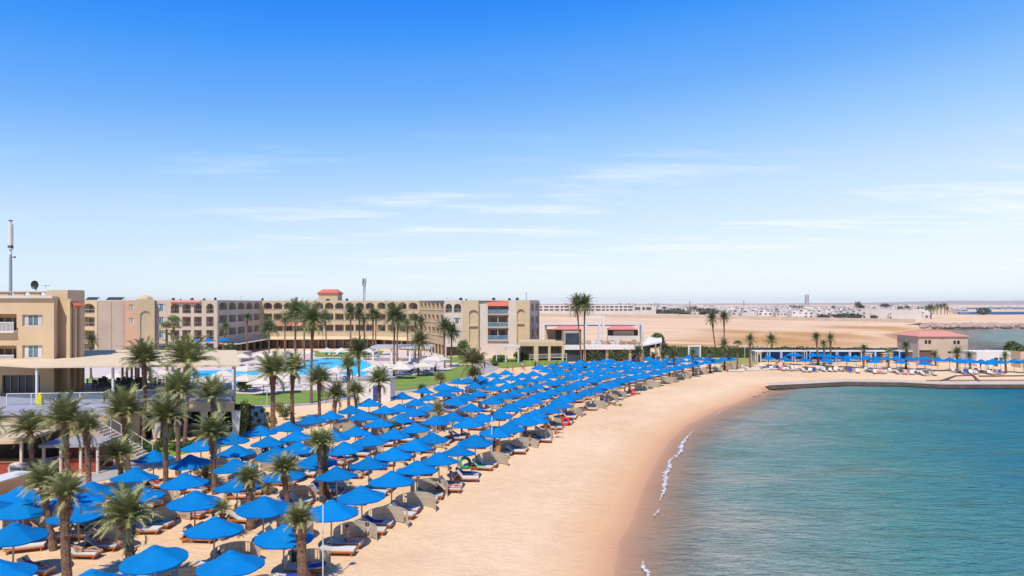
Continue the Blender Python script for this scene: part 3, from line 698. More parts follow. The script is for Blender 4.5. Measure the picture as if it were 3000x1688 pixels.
# pool loungers
k=0
pl_px=[]
for (x,y) in [(1140,1092),(1150,1088),(1162,1092),(1173,1088),(1185,1093),(1196,1089),(1207,1094),(1218,1089),(1230,1093),(1190,1083),(1214,1083),(1240,1083),(690,1146),(706,1144),(748,1143),(828,1141),(868,1137),(1108,1122),(930,1126),(903,1130),(778,1135),(1044,1110),(1000,1112),(975,1115),(950,1108),(700,1106),(760,1108),(690,1075),(672,1055),(702,1057),(737,1055),(780,1053),(972,1042),(985,1043),(1095,1046),(1110,1047),(1080,1047),(1255,1092),(1265,1085),(1275,1080),(620,1075),(640,1077),(580,1076),(560,1070),(1020,1118),(1030,1114),(650,1065),(630,1062)]: pl_px.append((x,y))
for j,(x,y) in enumerate(sorted(pl_px)):
    X,Y=P(x,y); o=PL[j%2].place((X,Y,.1),rng.uniform(0,6.2),'white pool lounger, %s from the left on the hotel pool terrace'%ordn(j+1),'white loungers round the hotel pool')
pt=[towel_proto('t',M['towel'],.8),towel_proto('t',M['towel'],.1)]
for j,(x,y) in enumerate(sorted(pl_px)):
    if j%5<2:
        X,Y=P(x,y); pt[j%2].place((X,Y,.1),rng.uniform(0,6),'navy towel thrown on the %s pool lounger from the left'%ordn(j+1),'towels on the pool loungers')
# ---------------------------------------------------------------- palms
def crown_mesh(seed,nf,mat,style='date',leaf=.05,wind=0.,npair=20,spread=95):
    """crown of unit radius 1 m (scaled on placement); fronds arch out from the trunk top"""
    rg=random.Random(seed); m=MB()
    for i in range(nf+4):
        az=i*2.39996+rg.uniform(-.25,.25); u=min(1,(i+.5)/nf)
        el=R(84)-u*R(spread)+rg.uniform(-.12,.12)
        if i>=nf: el=R(rg.uniform(-40,-5))
        L=rg.uniform(1.02,1.28)*(1-.12*abs(u-.3)); droop=rg.uniform(.75,1.15)*(.55+.6*u)
        tone=rg.uniform(.1,.75) if u<.85 else rg.uniform(.5,1.0)
        p=Vector((0,0,0)); h=Vector((math.cos(az),math.sin(az),0)); e=el; pts=[p.copy()]; K=7; ds=[]
        for k in range(K):
            d=h*math.cos(e)+Vector((0,0,1))*math.sin(e)+Vector((wind,0,0))*(k/K)*.8; d.normalize(); ds.append(d)
            p=p+d*(L/K); pts.append(p.copy()); e-=droop/K*(1+.6*k/K)
        for k in range(K):
            w=.016*(1-k/K)+.004; s=ds[k].cross(Vector((0,0,1)));
            if s.length<.05: s=h.cross(Vector((0,0,1)))
            s.normalize(); m.add([pts[k]-s*w,pts[k]+s*w,pts[k+1]+s*w*.8,pts[k+1]-s*w*.8],[(0,1,2,3)],0,min(1,tone+.25))
        for j in range(npair):
            f=.12+.88*(j+.5)/npair; x=f*K; k=min(K-1,int(x)); t=x-k; b=pts[k].lerp(pts[k+1],t); d=ds[k]
            s=d.cross(Vector((0,0,1)));
            if s.length<.05: s=h.cross(Vector((0,0,1)))
            s.normalize(); up=s.cross(d)
            ll=.36*math.sin(min(1,.25+f*1.05)*PI*.86+.12)*rg.uniform(.8,1.15)+.05
            for sg in (-1,1):
                tip=b+(d*.72+s*sg*rg.uniform(.45,.75)+up*rg.uniform(.0,.45)-Vector((0,0,.30+.15*u))).normalized()*ll
                wv=d*leaf*.5
                tn=max(0,min(1,tone+rg.uniform(-.25,.25)))
                m.add([b-wv,b+wv,tip],[(0,1,2)],0,tn)
    return m
def fan_mesh(seed,mat):
    rg=random.Random(seed); m=MB()
    for i in range(26):
        az=i*2.4; u=(i+.5)/26; el=R(80)-u*R(110); d=Vector((math.cos(az)*math.cos(el),math.sin(az)*math.cos(el),math.sin(el)))
        b=d*rg.uniform(.5,.62); s=d.cross(Vector((0,0,1))).normalized(); up=s.cross(d); tn=rg.uniform(.2,1)
        m.add([Vector((0,0,0))-s*.01,s*.01,b+s*.01,b-s*.01],[(0,1,2,3)],0,.9)
        for j in range(11):
            a=R(-75+15*j); dd=(d*math.cos(a)+s*math.sin(a)+up*rg.uniform(-.12,.1)-Vector((0,0,.15))).normalized(); q=dd.cross(up).normalized()
            tip=b+dd*.52; mid=b+dd*.3
            m.add([b,mid-q*.045,tip,mid+q*.045],[(0,1,2,3)],0,max(0,min(1,tn+rg.uniform(-.2,.2))))
    return m
CR={}
def crown_data(key):
    if key in CR: return CR[key]
    st,sd=key
    if st=='near': m=crown_mesh(sd,50,None,leaf=.045,spread=66,wind=-.35 if sd%3==0 else -.12,npair=26); mat=M['frond']
    elif st=='tall': m=crown_mesh(sd,46,None,leaf=.05,spread=96,wind=-.1,npair=20); mat=M['frond_far']
    elif st=='far': m=crown_mesh(sd,30,None,leaf=.075,wind=-.1,npair=11); mat=M['frond_far']
    elif st=='young': m=crown_mesh(sd,24,None,spread=80,leaf=.04,wind=-.25,npair=20); mat=M['frond']
    elif st=='fan': m=fan_mesh(sd,None); mat=M['frond_lime']
    o=m.build('crown',mat); CR[key]=o.data; bpy.data.objects.remove(o); return CR[key]
def palm(bx,by,z0,tx,ty,tz,rc,tr,style,label,group):
    root=empty('fan_palm' if style=='fan' else 'date_palm',(bx,by,z0),0,label,'palm tree',group)
    hgt=tz-z0; m=MB(); n=max(8,int(hgt/.28)); pts=[];rad=[]; rg=random.Random(int(bx*31+by*17))
    c1=rg.uniform(-.12,.12)*hgt*.3
    for i in range(n+1):
        t=i/n; x=(tx-bx)*t+c1*math.sin(PI*t)*.5; y=(ty-by)*t
        r=tr*(1.25-.45*t if t<.12 else 1.0-.12*t)*(1.06 if i%2 else .92)
        r*=1+.55*math.exp(-((t-(.90 if style!='young' else .6))/.11)**2)*(1 if style!='fan' else .2)
        pts.append((x,y,hgt*t)); rad.append(r)
    m.tube(pts,rad,9 if tr*FP/by>4 else 6)
    # stubs of cut fronds below the crown
    if by<110:
        for i in range(26 if by<60 else 12):
            t=rg.uniform(.55,.985); a=i*2.4; k=min(n-1,int(t*n)); p=Vector(pts[k]); r=rad[k]; q=Vector((math.cos(a),math.sin(a),0))
            m.bar(p+q*r*.7,p+q*(r+.09)+Vector((0,0,.17)),.09,.04)
    m.build('trunk',M['trunk'],root)
    c=bpy.data.objects.new('crown',crown_data((style,rg.randrange(4 if style in('near','far') else 3)))); COL.objects.link(c); c.parent=root
    c.location=(tx-bx,ty-by,hgt-.1); c.scale=(rc,rc,rc*rg.uniform(.92,1.08)); c.rotation_euler=(rg.uniform(-.08,.08),rg.uniform(-.08,.08),rg.uniform(0,6.28))
    if style=='near' : c.rotation_euler[2]=rg.uniform(-.5,.5)
    return root
# crown px, crown py (where fronds leave the trunk), base px, base py (or ('Y',depth)), crown half width px, style
near_p=[(87,1262,95,1400,62,'near'),(190,1238,203,1468,72,'near'),(252,1258,262,1475,48,'near'),(362,1215,376,1388,72,'near'),(348,1335,366,1448,55,'near'),
(422,1062,420,1303,62,'near'),(550,1062,540,1312,76,'near'),(485,1228,486,1465,62,'near'),(522,1150,522,1392,62,'near'),(625,1160,629,1365,58,'near'),(620,1275,630,1448,60,'near'),
(602,1385,602,1412,42,'young'),(936,1300,944,1470,42,'near'),(954,1298,960,1463,38,'near'),(832,1378,850,1530,52,'near'),(730,1405,732,1550,42,'near'),(782,1418,785,1450,28,'young'),(652,1492,654,1583,40,'young'),
(878,1525,886,1722,48,'near'),(372,1520,388,1745,84,'near'),(190,1450,200,1735,66,'near'),(128,1418,157,1612,62,'near'),(-40,1240,-30,1440,60,'near')]
mid_p=[(267,1000,267,1110,24,'tall'),(510,948,506,1110,26,'fan'),(488,965,490,1108,24,'fan'),(1390,1100,1396,1172,28,'near'),(1384,1066,1388,1128,46,'near'),(1285,1205,1290,1264,36,'young'),(1146,1250,1147,1302,26,'young'),
(799,1092,799,1268,60,'near'),(859,1085,857,1240,48,'near'),(935,1118,937,1250,46,'near'),(984,1160,981,1260,38,'near'),(1041,1150,1043,1241,34,'near'),(1112,1120,1113,1222,42,'near'),(1290,1112,1293,1148,24,'near'),(1236,1142,1237,1191,19,'near'),
(1022,1074,1023,1228,30,'near'),(1048,1030,1052,1140,42,'tall')]
pool_p=[(725,930,725,1048,15,'tall'),(789,965,790,1066,34,'tall'),(836,940,835,1045,21,'tall'),(868,922,868,1110,46,'tall'),(892,915,892,1075,30,'tall'),(917,940,912,1182,52,'tall'),(952,930,955,1042,23,'tall'),(1027,917,1027,1045,25,'tall'),(1053,918,1054,1043,22,'tall'),(1066,940,1067,1040,16,'far'),
(1092,918,1090,1045,19,'far'),(1102,928,1099,1045,21,'tall'),(1156,930,1154,1103,44,'tall'),(1166,938,1165,1062,26,'far'),(1194,952,1195,1045,17,'far'),(1217,936,1217,1052,21,'far'),(1233,946,1232,1050,22,'far'),(1229,1000,1226,1103,36,'tall'),(1302,960,1303,1080,30,'tall'),(1323,975,1320,1078,31,'tall'),(660,960,652,1050,18,'far')]
far_p=[(1626,1086,1628,1107,23,'far'),(1690,895,1706,1075,34,'tall'),(1714,892,1714,1077,30,'tall'),(1713,1074,1712,1092,20,'far'),(1672,1086,1675,1101,20,'far'),(1745,1052,1747,1086,23,'far'),(1789,1051,1790,1079,21,'far'),(1829,1045,1829,1072,18,'far'),(1870,1034,1869,1093,23,'far'),(1914,1050,1916,1066,18,'far'),(1943,1044,1944,1080,18,'far'),(1975,1042,1976,1106,22,'far')]
right_p=[(2086,935,2101,1046,22,'tall'),(2121,930,2121,1050,20,'tall'),(2121,1012,2122,1085,21,'far'),(2161,1012,2161,1081,18,'fan'),(2198,997,2198,1077,19,'far'),(2259,998,2261,1042,21,'far'),(2030,1034,2031,1102,14,'far'),(2079,1034,2081,1093,14,'far'),(2391,988,2397,1069,16,'far'),(2413,1008,2415,1069,13,'far'),(2433,993,2434,1069,16,'far'),
(2530,1020,2530,1076,13,'far'),(2603,1036,2603,1079,14,'fan'),(2654,1016,2654,1081,18,'far'),(2738,1042,2742,1072,16,'far'),(2803,1034,2805,1086,17,'far'),(2840,1044,2843,1081,14,'far'),(2945,1044,2948,1093,15,'far')]
def desc_h(h): return 'very tall' if h>11 else 'tall' if h>7.5 else 'medium height' if h>4.2 else 'short' if h>2.2 else 'stubby young'
for lst,where,grp in ((near_p,'among the near left parasols','palms among the near parasols'),(mid_p,'between beach and pool lawn','palms between beach and pool'),(pool_p,'on the hotel pool terrace','palms on the pool terrace'),(far_p,'by the white framed restaurant','palms by the far restaurant'),(right_p,'along the far right beach','palms of the far right beach')):
    for i,(cx,cy,bx,by_,hw,st) in enumerate(sorted(lst)):
        X0,Y0=P(bx,by_); z1=ZD(cy,Y0); tx=PD(cx,Y0); rc=hw*Y0/FP*(1.13 if st in('near','young') else 1.25 if st=='far' else 1.06)
        tr=.21 if st in('far','fan') else .19 if st!='young' else .15
        if (cx,cy)==(878,1525): tr=.25
        if (cx,cy)==(799,1092): tr=.27
        if (cx,cy) in ((730,1405),(372,1520),(190,1450),(859,1085)): tr=.23
        palm(X0,Y0,0,tx,Y0,max(z1,.6),rc,tr,st,'%s %s palm, %s from the left %s'%(desc_h(z1),'fan' if st=='fan' else 'date',ordn(i+1),where),grp)

# ---------------------------------------------------------------- shrubs, hedges, round trees
def leafcloud(m,c,r,n,size,rg,flat=1.):
    for _ in range(n):
        while True:
            v=Vector((rg.uniform(-1,1),rg.uniform(-1,1),rg.uniform(-1,1)))
            if .45<v.length<1: break
        p=Vector((c[0]+v.x*r[0],c[1]+v.y*r[1],c[2]+v.z*r[2])); a=Vector((rg.uniform(-1,1),rg.uniform(-1,1),rg.uniform(-1,1))).normalized(); b=a.cross(v).normalized(); s=size*rg.uniform(.6,1.3)
        m.add([p-a*s,p+b*s*.5,p+a*s,p-b*s*.5],[(0,1,2,3)],0,rg.random())
def shrub(x,y,z,w,h,mat,label,cat='shrub',name='shrub',group=None,n=None,trunk=False):
    root=empty(name,(x,y,z),0,label,cat,group); rg=random.Random(int(x*13+y*7)); m=MB()
    z0=h*.35 if trunk else 0
    for k in range(7): 
        a=rg.uniform(0,6.28); q=rg.uniform(.1,.55); leafcloud(m,(q*w*.5*math.cos(a),q*w*.5*math.sin(a),z0+(h-z0)*rg.uniform(.35,.68)),(w*.3,w*.3,(h-z0)*.34),int((n or 700)/7),max(.05,w*.06),rg)
    m.build('foliage',mat,root)
    m=MB(); m.tube([(0,0,0),(.02,0,h*.6)],[.06 if not trunk else .14,.03],6); m.build('trunk' if trunk else 'stem',M['trunk'],root)
    return root
sh=[(720,1260,.9,1.0),(735,1238,.8,.9),(752,1222,.8,.8),(770,1210,.8,.7),(776,1262,.9,1.),(790,1240,.8,.9),(800,1255,1.2,1.4),(706,1215,.7,.7),(820,1222,1.8,2.0),(838,1230,1.6,1.8),(850,1215,1.2,1.3),(745,1262,.8,.9),(760,1245,.7,.8),(782,1222,.7,.7),(725,1205,.6,.6),(740,1200,.6,.6)]
for i,(x,y,w,h) in enumerate(sorted(sh)):
    X,Y=P(x,y); shrub(X,Y,0,w,h,M['shrub_dry'] if i%2 else M['shrub'],'%s shrub, %s from the left on the sandy bank below the lawn'%('yellow flowering' if i%2 else 'green',ordn(i+1)),group='shrubs planted on the sandy bank')
sh=[(405,1330,1.4,1.3),(425,1318,1.6,1.0),(450,1328,1.8,.9),(470,1312,1.6,.9),(500,1300,1.6,1.6),(520,1322,1.8,.9),(545,1310,1.5,.8),(580,1305,1.4,.8),(660,1290,1.2,.7),(640,1300,1.2,.7)]
for i,(x,y,w,h) in enumerate(sh):
    X,Y=P(x,y); shrub(X,Y,0,w,h,M['shrub'],'low green garden shrub, %s from the left in the bed below the restaurant'%ordn(i+1),group='garden shrubs below the restaurant')
for (x,y,w,h,l) in ((717,1285,1.6,4.1,'tall dark green climbing hedge column beside the restaurant'),(1134,1150,3.,2.4,'rounded dark green clipped bush beside the grey kiosk'),(720,1150,2.6,2.2,'dark spreading sago palm shrub on the bright lawn'),(1355,1056,4.,5.5,'large green leafy tree left of the hotel end block'),(1400,1062,3.4,1.8,'dark green rounded bush beside the path'),(1465,1062,4,1.9,'wide green bush left of the garden lamp post'),(1524,1057,3.4,2.4,'small dark umbrella shaped tree on the hotel lawn'),(680,1050,4,4.2,'dense dark bush behind the pool by the hotel arcade'),(1450,1073,2.2,1.6,'small bush at the foot of the garden lamp post'),(2310,1050,4,3.4,'bushy green tree above the white cabana roofs'),(2978,1045,6,4.2,'dark green bush by the beige wall at the right edge'),(500,1060,7,5.,'pale green bushy tree behind the canvas canopy'),(430,1075,6,4.6,'bushy tree behind the left end of the canvas canopy'),(605,1065,5,4,'green bush between the canopy and the hotel')):
    X,Y=P(x,y); shrub(X,Y,0,w,h,M['shrub'],l,'bush' if h<4 else 'tree','round_bush' if h<4 else 'leafy_tree',n=1500)
X,Y=P(1925,1050); shrub(X,Y,0,5.6,6.6,M['shrub'],'round bright green tree behind the white restaurant roof','tree','round_tree',n=2600,trunk=True)
for j,(x,y,w,h) in enumerate([(1945,1050,3,5.2),(1952,1050,3,3.6)]):
    X,Y=P(x,y); shrub(X,Y,0,w,h,M['hedge'],['tall','lower'][j]+' dark bush at the right corner of the white restaurant','bush','round_bush',n=1100)
def hedge(a,b,h,t,label):
    m=MB(); rg=random.Random(5); A=Vector((a[0],a[1]));B=Vector((b[0],b[1])); L=(B-A).length; d=(B-A)/L; n=Vector((d.y,-d.x))
    core=MB()
    for i in range(int(L*34)):
        s=rg.uniform(0,L); f=rg.random(); hh=h*(1+.05*math.sin(s*.9))
        if f<.72: z=rg.uniform(0,hh); o=t*.5+rg.uniform(-.08,.12)
        else: z=hh+rg.uniform(-.1,.12); o=rg.uniform(-t*.5,t*.5)
        p=A+d*s+n*o; c=Vector((p.x,p.y,z)); u=Vector((rg.uniform(-1,1),rg.uniform(-1,1),rg.uniform(-1,1))).normalized(); v=u.cross(Vector((n.x,n.y,.3))).normalized(); q=rg.uniform(.12,.3)
        m.add([c-u*q,c+v*q*.6,c+u*q,c-v*q*.6],[(0,1,2,3)],0,rg.random())
    vs=[]; 
    for p in (A-n*t/2,A+n*t/2,B+n*t/2,B-n*t/2): vs.append((p.x,p.y))
    m.prism(vs[::-1],0,h*.97,0); 
    return tag(m.build('hedge',M['hedge']),label,'hedge')
hedge(P(1958,1047),P(2330,1049.5),2.7,1.6,'long dark green clipped hedge between beach and desert, left stretch')
hedge(P(2332,1049.5),P(2690,1052),2.7,1.6,'dark green hedge stretch behind the cabanas left of the red roofed house')
# ---------------------------------------------------------------- facades with real openings
class Fac:
    def __init__(s,A,B):
        s.A=Vector(A);s.B=Vector(B);s.L=(s.B-s.A).length;s.d=(s.B-s.A)/s.L;s.n=Vector((s.d.y,-s.d.x))
    def pt(s,u,z,o=0): p=s.A+s.d*u+s.n*o; return (p.x,p.y,z)
    def wall(s,m,z0,z1,ops,dep=.35,mi=0,u0=0,u1=None):
        u1=s.L if u1 is None else u1
        us=sorted(set([u0,u1]+[v for o in ops for v in (o[0],o[1])])); zs=sorted(set([z0,z1]+[v for o in ops for v in (o[2],o[3])]))
        for i in range(len(us)-1):
            for j in range(len(zs)-1):
                um,zm=(us[i]+us[i+1])/2,(zs[j]+zs[j+1])/2
                if any(o[0]<um<o[1] and o[2]<zm<o[3] for o in ops): continue
                m.quad(s.pt(us[i],zs[j]),s.pt(us[i+1],zs[j]),s.pt(us[i+1],zs[j+1]),s.pt(us[i],zs[j+1]),mi)
        for o in ops:
            a,b,c,d=o[:4]
            m.quad(s.pt(a,c),s.pt(a,d),s.pt(a,d,-dep),s.pt(a,c,-dep),mi); m.quad(s.pt(b,d),s.pt(b,c),s.pt(b,c,-dep),s.pt(b,d,-dep),mi)
            m.quad(s.pt(b,c),s.pt(a,c),s.pt(a,c,-dep),s.pt(b,c,-dep),mi); m.quad(s.pt(a,d),s.pt(b,d),s.pt(b,d,-dep),s.pt(a,d,-dep),mi)
            if len(o)>4 and o[4]:   # arch: fill the corners above the springing
                r=min((b-a)/2,o[4]); zc=d-r; cx=(a+b)/2; K=6
                for sg in (-1,1):
                    for k in range(K):
                        t0=PI/2*k/K; t1=PI/2*(k+1)/K
                        x0=cx+sg*(b-a)/2*math.cos(t0); x1=cx+sg*(b-a)/2*math.cos(t1); h0=zc+r*math.sin(t0); h1=zc+r*math.sin(t1)
                        q=[s.pt(x0,h0),s.pt(x1,h1),s.pt(x1,d-.001),s.pt(x0,d-.001)]
                        m.add(q,[(0,1,2,3)],mi); m.add([s.pt(x0,h0),s.pt(x1,h1),s.pt(x1,h1,-dep),s.pt(x0,h0,-dep)],[(0,1,2,3)],mi)
    def loggia(s,o,dep,parent,mats,rail=True,name='balcony',lab=None,door=True):
        a,b,c,d=o[:4]; m=MB(); D=-dep
        m.quad(s.pt(a,c,D),s.pt(b,c,D),s.pt(b,d,D),s.pt(a,d,D),0)
        m.quad(s.pt(a,c,-.34),s.pt(a,c,D),s.pt(a,d,D),s.pt(a,d,-.34),0); m.quad(s.pt(b,c,D),s.pt(b,c,-.34),s.pt(b,d,-.34),s.pt(b,d,D),0)
        m.quad(s.pt(a,c+.01,D),s.pt(b,c+.01,D),s.pt(b,c+.01,-.34),s.pt(a,c+.01,-.34),0); m.quad(s.pt(a,d-.005,-.34),s.pt(b,d-.005,-.34),s.pt(b,d-.005,D),s.pt(a,d-.005,D),0)
        if door:
            w=(b-a); g0,g1=a+w*.14,b-w*.14; m.quad(s.pt(g0,c+.03,D+.04),s.pt(g1,c+.03,D+.04),s.pt(g1,d-.45,D+.04),s.pt(g0,d-.45,D+.04),1)
            for q in (.333,.666): u=g0+(g1-g0)*q; m.quad(s.pt(u-.05,c+.03,D+.06),s.pt(u+.05,c+.03,D+.06),s.pt(u+.05,d-.45,D+.06),s.pt(u-.05,d-.45,D+.06),0)
        if rail:
            m.bar(s.pt(a,c+.98,-.1),s.pt(b,c+.98,-.1),.07,.06,2)
            m.bar(s.pt(a,c+.15,-.1),s.pt(b,c+.15,-.1),.05,.05,2)
        return m.build(name,mats,parent)
    def window(s,o,parent,dep=.2,mats=None,panes=2,name='window',curtain=True):
        a,b,c,d=o[:4]; m=MB(); D=-dep; f=.07
        m.quad(s.pt(a,c,D),s.pt(b,c,D),s.pt(b,d,D),s.pt(a,d,D),0)
        for (x0,x1,z0,z1) in [(a,b,c,c+f),(a,b,d-f,d)]+[(a+(b-a-f)*i/panes,a+(b-a-f)*i/panes+f,c,d) for i in range(panes+1)]:
            m.quad(s.pt(x0,z0,D+.05),s.pt(x1,z0,D+.05),s.pt(x1,z1,D+.05),s.pt(x0,z1,D+.05),1)
        if curtain:
            for i in range(panes):
                w=(b-a)/panes; u=a+w*i+w*(.12 if i%2==0 else .45); m.quad(s.pt(u,c+.1,D+.02),s.pt(u+w*.4,c+.1,D+.02),s.pt(u+w*.4,d-.1,D+.02),s.pt(u,d-.1,D+.02),2)
        return m.build(name,mats or [M['glass_blue'],M['white'],M['cushion']],parent)
ZR=14.75
hotel=empty('hotel_building',(PD(900,200),200,0),0,'long four storey tan hotel building with arched balconies curving round the pool','hotel')
HO=Vector((PD(900,200),200,0))
class MBH(MB):
    def build(s,name,mats,parent=None,**k):
        if parent is hotel: s.v=[(x-HO.x,y-HO.y,z-HO.z) for x,y,z in s.v]
        return _MB.build(s,name,mats,parent,**k)
_MB=MB
MB=MBH
flo=[.9,4.35,7.8,11.2]      # floor levels
def pt2(px,Y): return (PD(px,Y),Y)
BM=[M['wall_tan'],M['loggia_glass'],M['white']]
parts=[]
def seg(pa,pb,mat,ops,logs,wins,top=ZR,dep=.35,z0=-.2):
    f=Fac(pt2(*pa),pt2(*pb)); m=MB(); f.wall(m,z0,top,ops,dep); m.build('wall',mat,hotel); return f
# A: balcony end
f=Fac(pt2(200,180),pt2(284,178)); L=f.L; ops=[(L*.50,L*.92,z+.0+.25,z+2.75,1.2 if k==3 else 0) for k,z in enumerate(flo)]
m=MB(); f.wall(m,-.2,ZR,ops); m.build('wall',M['wall_yellow'],hotel)
for o in ops: f.loggia(o,1.6,hotel,BM)
f=Fac(pt2(284,178),pt2(365,178)); m=MB(); f.wall(m,-.2,ZR-.1,[]); 

m.build('wall',M['wall_grey_and_shade'],hotel)  # shade on this stretch is put into the wall colour
m=MB()
for u in (f.L*.02,f.L*.52,f.L*.97): m.bar(f.pt(u,0,.06),f.pt(u,ZR-.2,.06),.12,.12)
m.build('downpipe',M['wall_grey_and_shade'],hotel)
f=Fac(pt2(365,178),pt2(400,178)); ops=[(f.L*.38,f.L*.75,z+1,z+2.5) for z in flo[2:]]
m=MB(); f.wall(m,-.2,ZR-.1,ops); m.build('wall',M['wall_peach'],hotel)
for o in ops: f.window(o,hotel)
# C: tower with blind arch
f=Fac(pt2(400,177.6),pt2(453,179.6)); o=[(f.L*.2,f.L*.78,2.0,12.1,1.25)]; m=MB(); f.wall(m,-.2,15.0,o,.28)
m.quad(f.pt(o[0][0],2,-.28),f.pt(o[0][1],2,-.28),f.pt(o[0][1],12.1,-.28),f.pt(o[0][0],12.1,-.28))
m.quad(f.pt(f.L,-.2),f.pt(f.L,-.2,-6),f.pt(f.L,15,-6),f.pt(f.L,15)); m.quad(f.pt(0,15),f.pt(f.L,15),f.pt(f.L,15,-6),f.pt(0,15,-6)); m.quad(f.pt(0,-.2,-6),f.pt(0,-.2),f.pt(0,15),f.pt(0,15,-6))
m.build('corner_tower',M['wall_yellow'],hotel)
m=MB(); 
for i in range(8):
    a=2*PI*i/8; b=2*PI*(i+1)/8; c=Vector(f.pt(f.L*.5,15.0,-3)); r=1.9
    for k,(r0,h0,r1,h1) in enumerate([(1,.0,.92,.5),(.92,.5,.6,.95),(.6,.95,.0,1.15)]):
        m.add([c+Vector((r*r0*math.cos(a),r*r0*math.sin(a),h0)),c+Vector((r*r0*math.cos(b),r*r0*math.sin(b),h0)),c+Vector((r*r1*math.cos(b),r*r1*math.sin(b),h1)),c+Vector((r*r1*math.cos(a),r*r1*math.sin(a),h1))],[(0,1,2,3)])
m.build('roof_dome',M['wall_yellow'],hotel,smooth=True)
# D: shade on this wall is put into its darker colour
f=Fac(pt2(453,181),pt2(637,181)); s=lambda px:PD(px,181)-f.A.x
ops=[];W=[];Lg=[]
for k,z in enumerate(flo):
    W.append((s(461),s(483),z+.7,z+2.7))
    for a,b in ((500,525),(534,559),(568,591),(604,626)): Lg.append((s(a),s(b),z+.2,z+2.75,1.0 if k==3 else 0))
m=MB(); f.wall(m,-.2,ZR,W+Lg); m.build('wall',M['wall_mauve_and_shade'],hotel)
for o in W: f.window(o,hotel)
for o in Lg: f.loggia(o,1.7,hotel,[M['wall_mauve_and_shade'],M['loggia_glass'],M['wall_grey_and_shade']])
m=MB(); a=f.pt(s(500),14.0,.0); 
m.add([f.pt(s(500),14.3,.8),f.pt(s(590),14.3,.8),f.pt(s(590),14.8,0),f.pt(s(500),14.8,0),f.pt(s(500),14.3,0),f.pt(s(590),14.3,0)],[(0,1,2,3),(0,4,5,1),(0,3,4),(1,5,2)]); m.build('tiled_canopy',M['tile_pink'],hotel)
# E side wing, F centre, G oblique, H end block
def bays(f,n,u0,u1,fr=.82,arch=1.0,mats=BM,floors=(1,2,3),mat=None,dep=1.8,h=2.05,low=1.0):
    ops=[]; w=(u1-u0)/n
    for k in floors:
        for i in range(n):
            a=u0+w*i+w*(1-fr)/2; ops.append((a,a+w*fr,flo[k]+low,flo[k]+low+h,arch if k==3 else 0))
    m=MB(); f.wall(m,3.2,ZR,ops); m.build('wall',mat,hotel)
    for o in ops: f.loggia(o,dep,hotel,mats,rail=False)
    m=MB()
    for k in floors: m.bar(f.pt(u0,flo[k]+low+.02,.06),f.pt(u1,flo[k]+low+.02,.06),.14,.16)
    m.build('balcony_ledge',M['wall_light'],hotel)
    return ops
fE=Fac(pt2(637,181),pt2(765,216)); bays(fE,5,.6,fE.L-.3,mat=M['wall_mauve_and_shade'],mats=[M['wall_mauve_and_shade'],M['loggia_glass'],M['white']],fr=.8,arch=.8)  # wing turned from the sun, its shade also put into the wall colour
fF=Fac(pt2(765,216),pt2(1100,218)); bays(fF,11,.4,fF.L-.2,mat=M['wall_yellow'],fr=.84)
fF2=Fac(pt2(1100,218),pt2(1228,208)); bays(fF2,4,.3,fF2.L-.3,mat=M['wall_yellow'],fr=.82)
fG=Fac(pt2(1228,208),pt2(1302,185)); bays(fG,6,.5,fG.L-.5,mat=M['wall_tan'],fr=.62,floors=(1,2,3),arch=.6)
for f,cnt in ((fE,6),(fF,14),(fF2,5),(fG,8)):
    m=MB(); ops=[]; w=f.L/cnt
    for i in range(cnt): ops.append((w*i+w*.06,w*i+w*.94,0,2.95))
    f.wall(m,-.2,3.2,ops,.4); m.build('arcade_wall',M['wall_peach'] if f in(fF,) else M['wall_tan'],hotel)
    g=MB()
    for o in ops: g.quad(f.pt(o[0],0,-2),f.pt(o[1],0,-2),f.pt(o[1],2.95,-2),f.pt(o[0],2.95,-2),0)
    for i in range(cnt*3): u=f.L*(i+.5)/(cnt*3); g.bar(f.pt(u,0,-1.9),f.pt(u,2.9,-1.9),.12,.08,1)
    g.build('arcade_glazing',[M['arcade_glass'],M['wall_peach']],hotel)
    if f is not fG:
        m=MB(); m.add([f.pt(0,3.1,3.2),f.pt(f.L,3.1,3.2),f.pt(f.L,3.75,.05),f.pt(0,3.75,.05),f.pt(0,2.95,3.2),f.pt(f.L,2.95,3.2)],[(0,1,2,3),(4,5,1,0),(4,0,3),(1,5,2)]); m.build('awning',M['cream'],hotel)
m=MB(); u0=fF.L*.14; u1=fF.L*.50; m.add([fF.pt(u0,7.1,1.1),fF.pt(u1,7.1,1.1),fF.pt(u1,8.3,.05),fF.pt(u0,8.3,.05),fF.pt(u0,7.1,0),fF.pt(u1,7.1,0)],[(0,1,2,3),(0,4,5,1),(0,3,4),(1,5,2)]); m.build('tiled_canopy',M['tile_pink'],hotel)
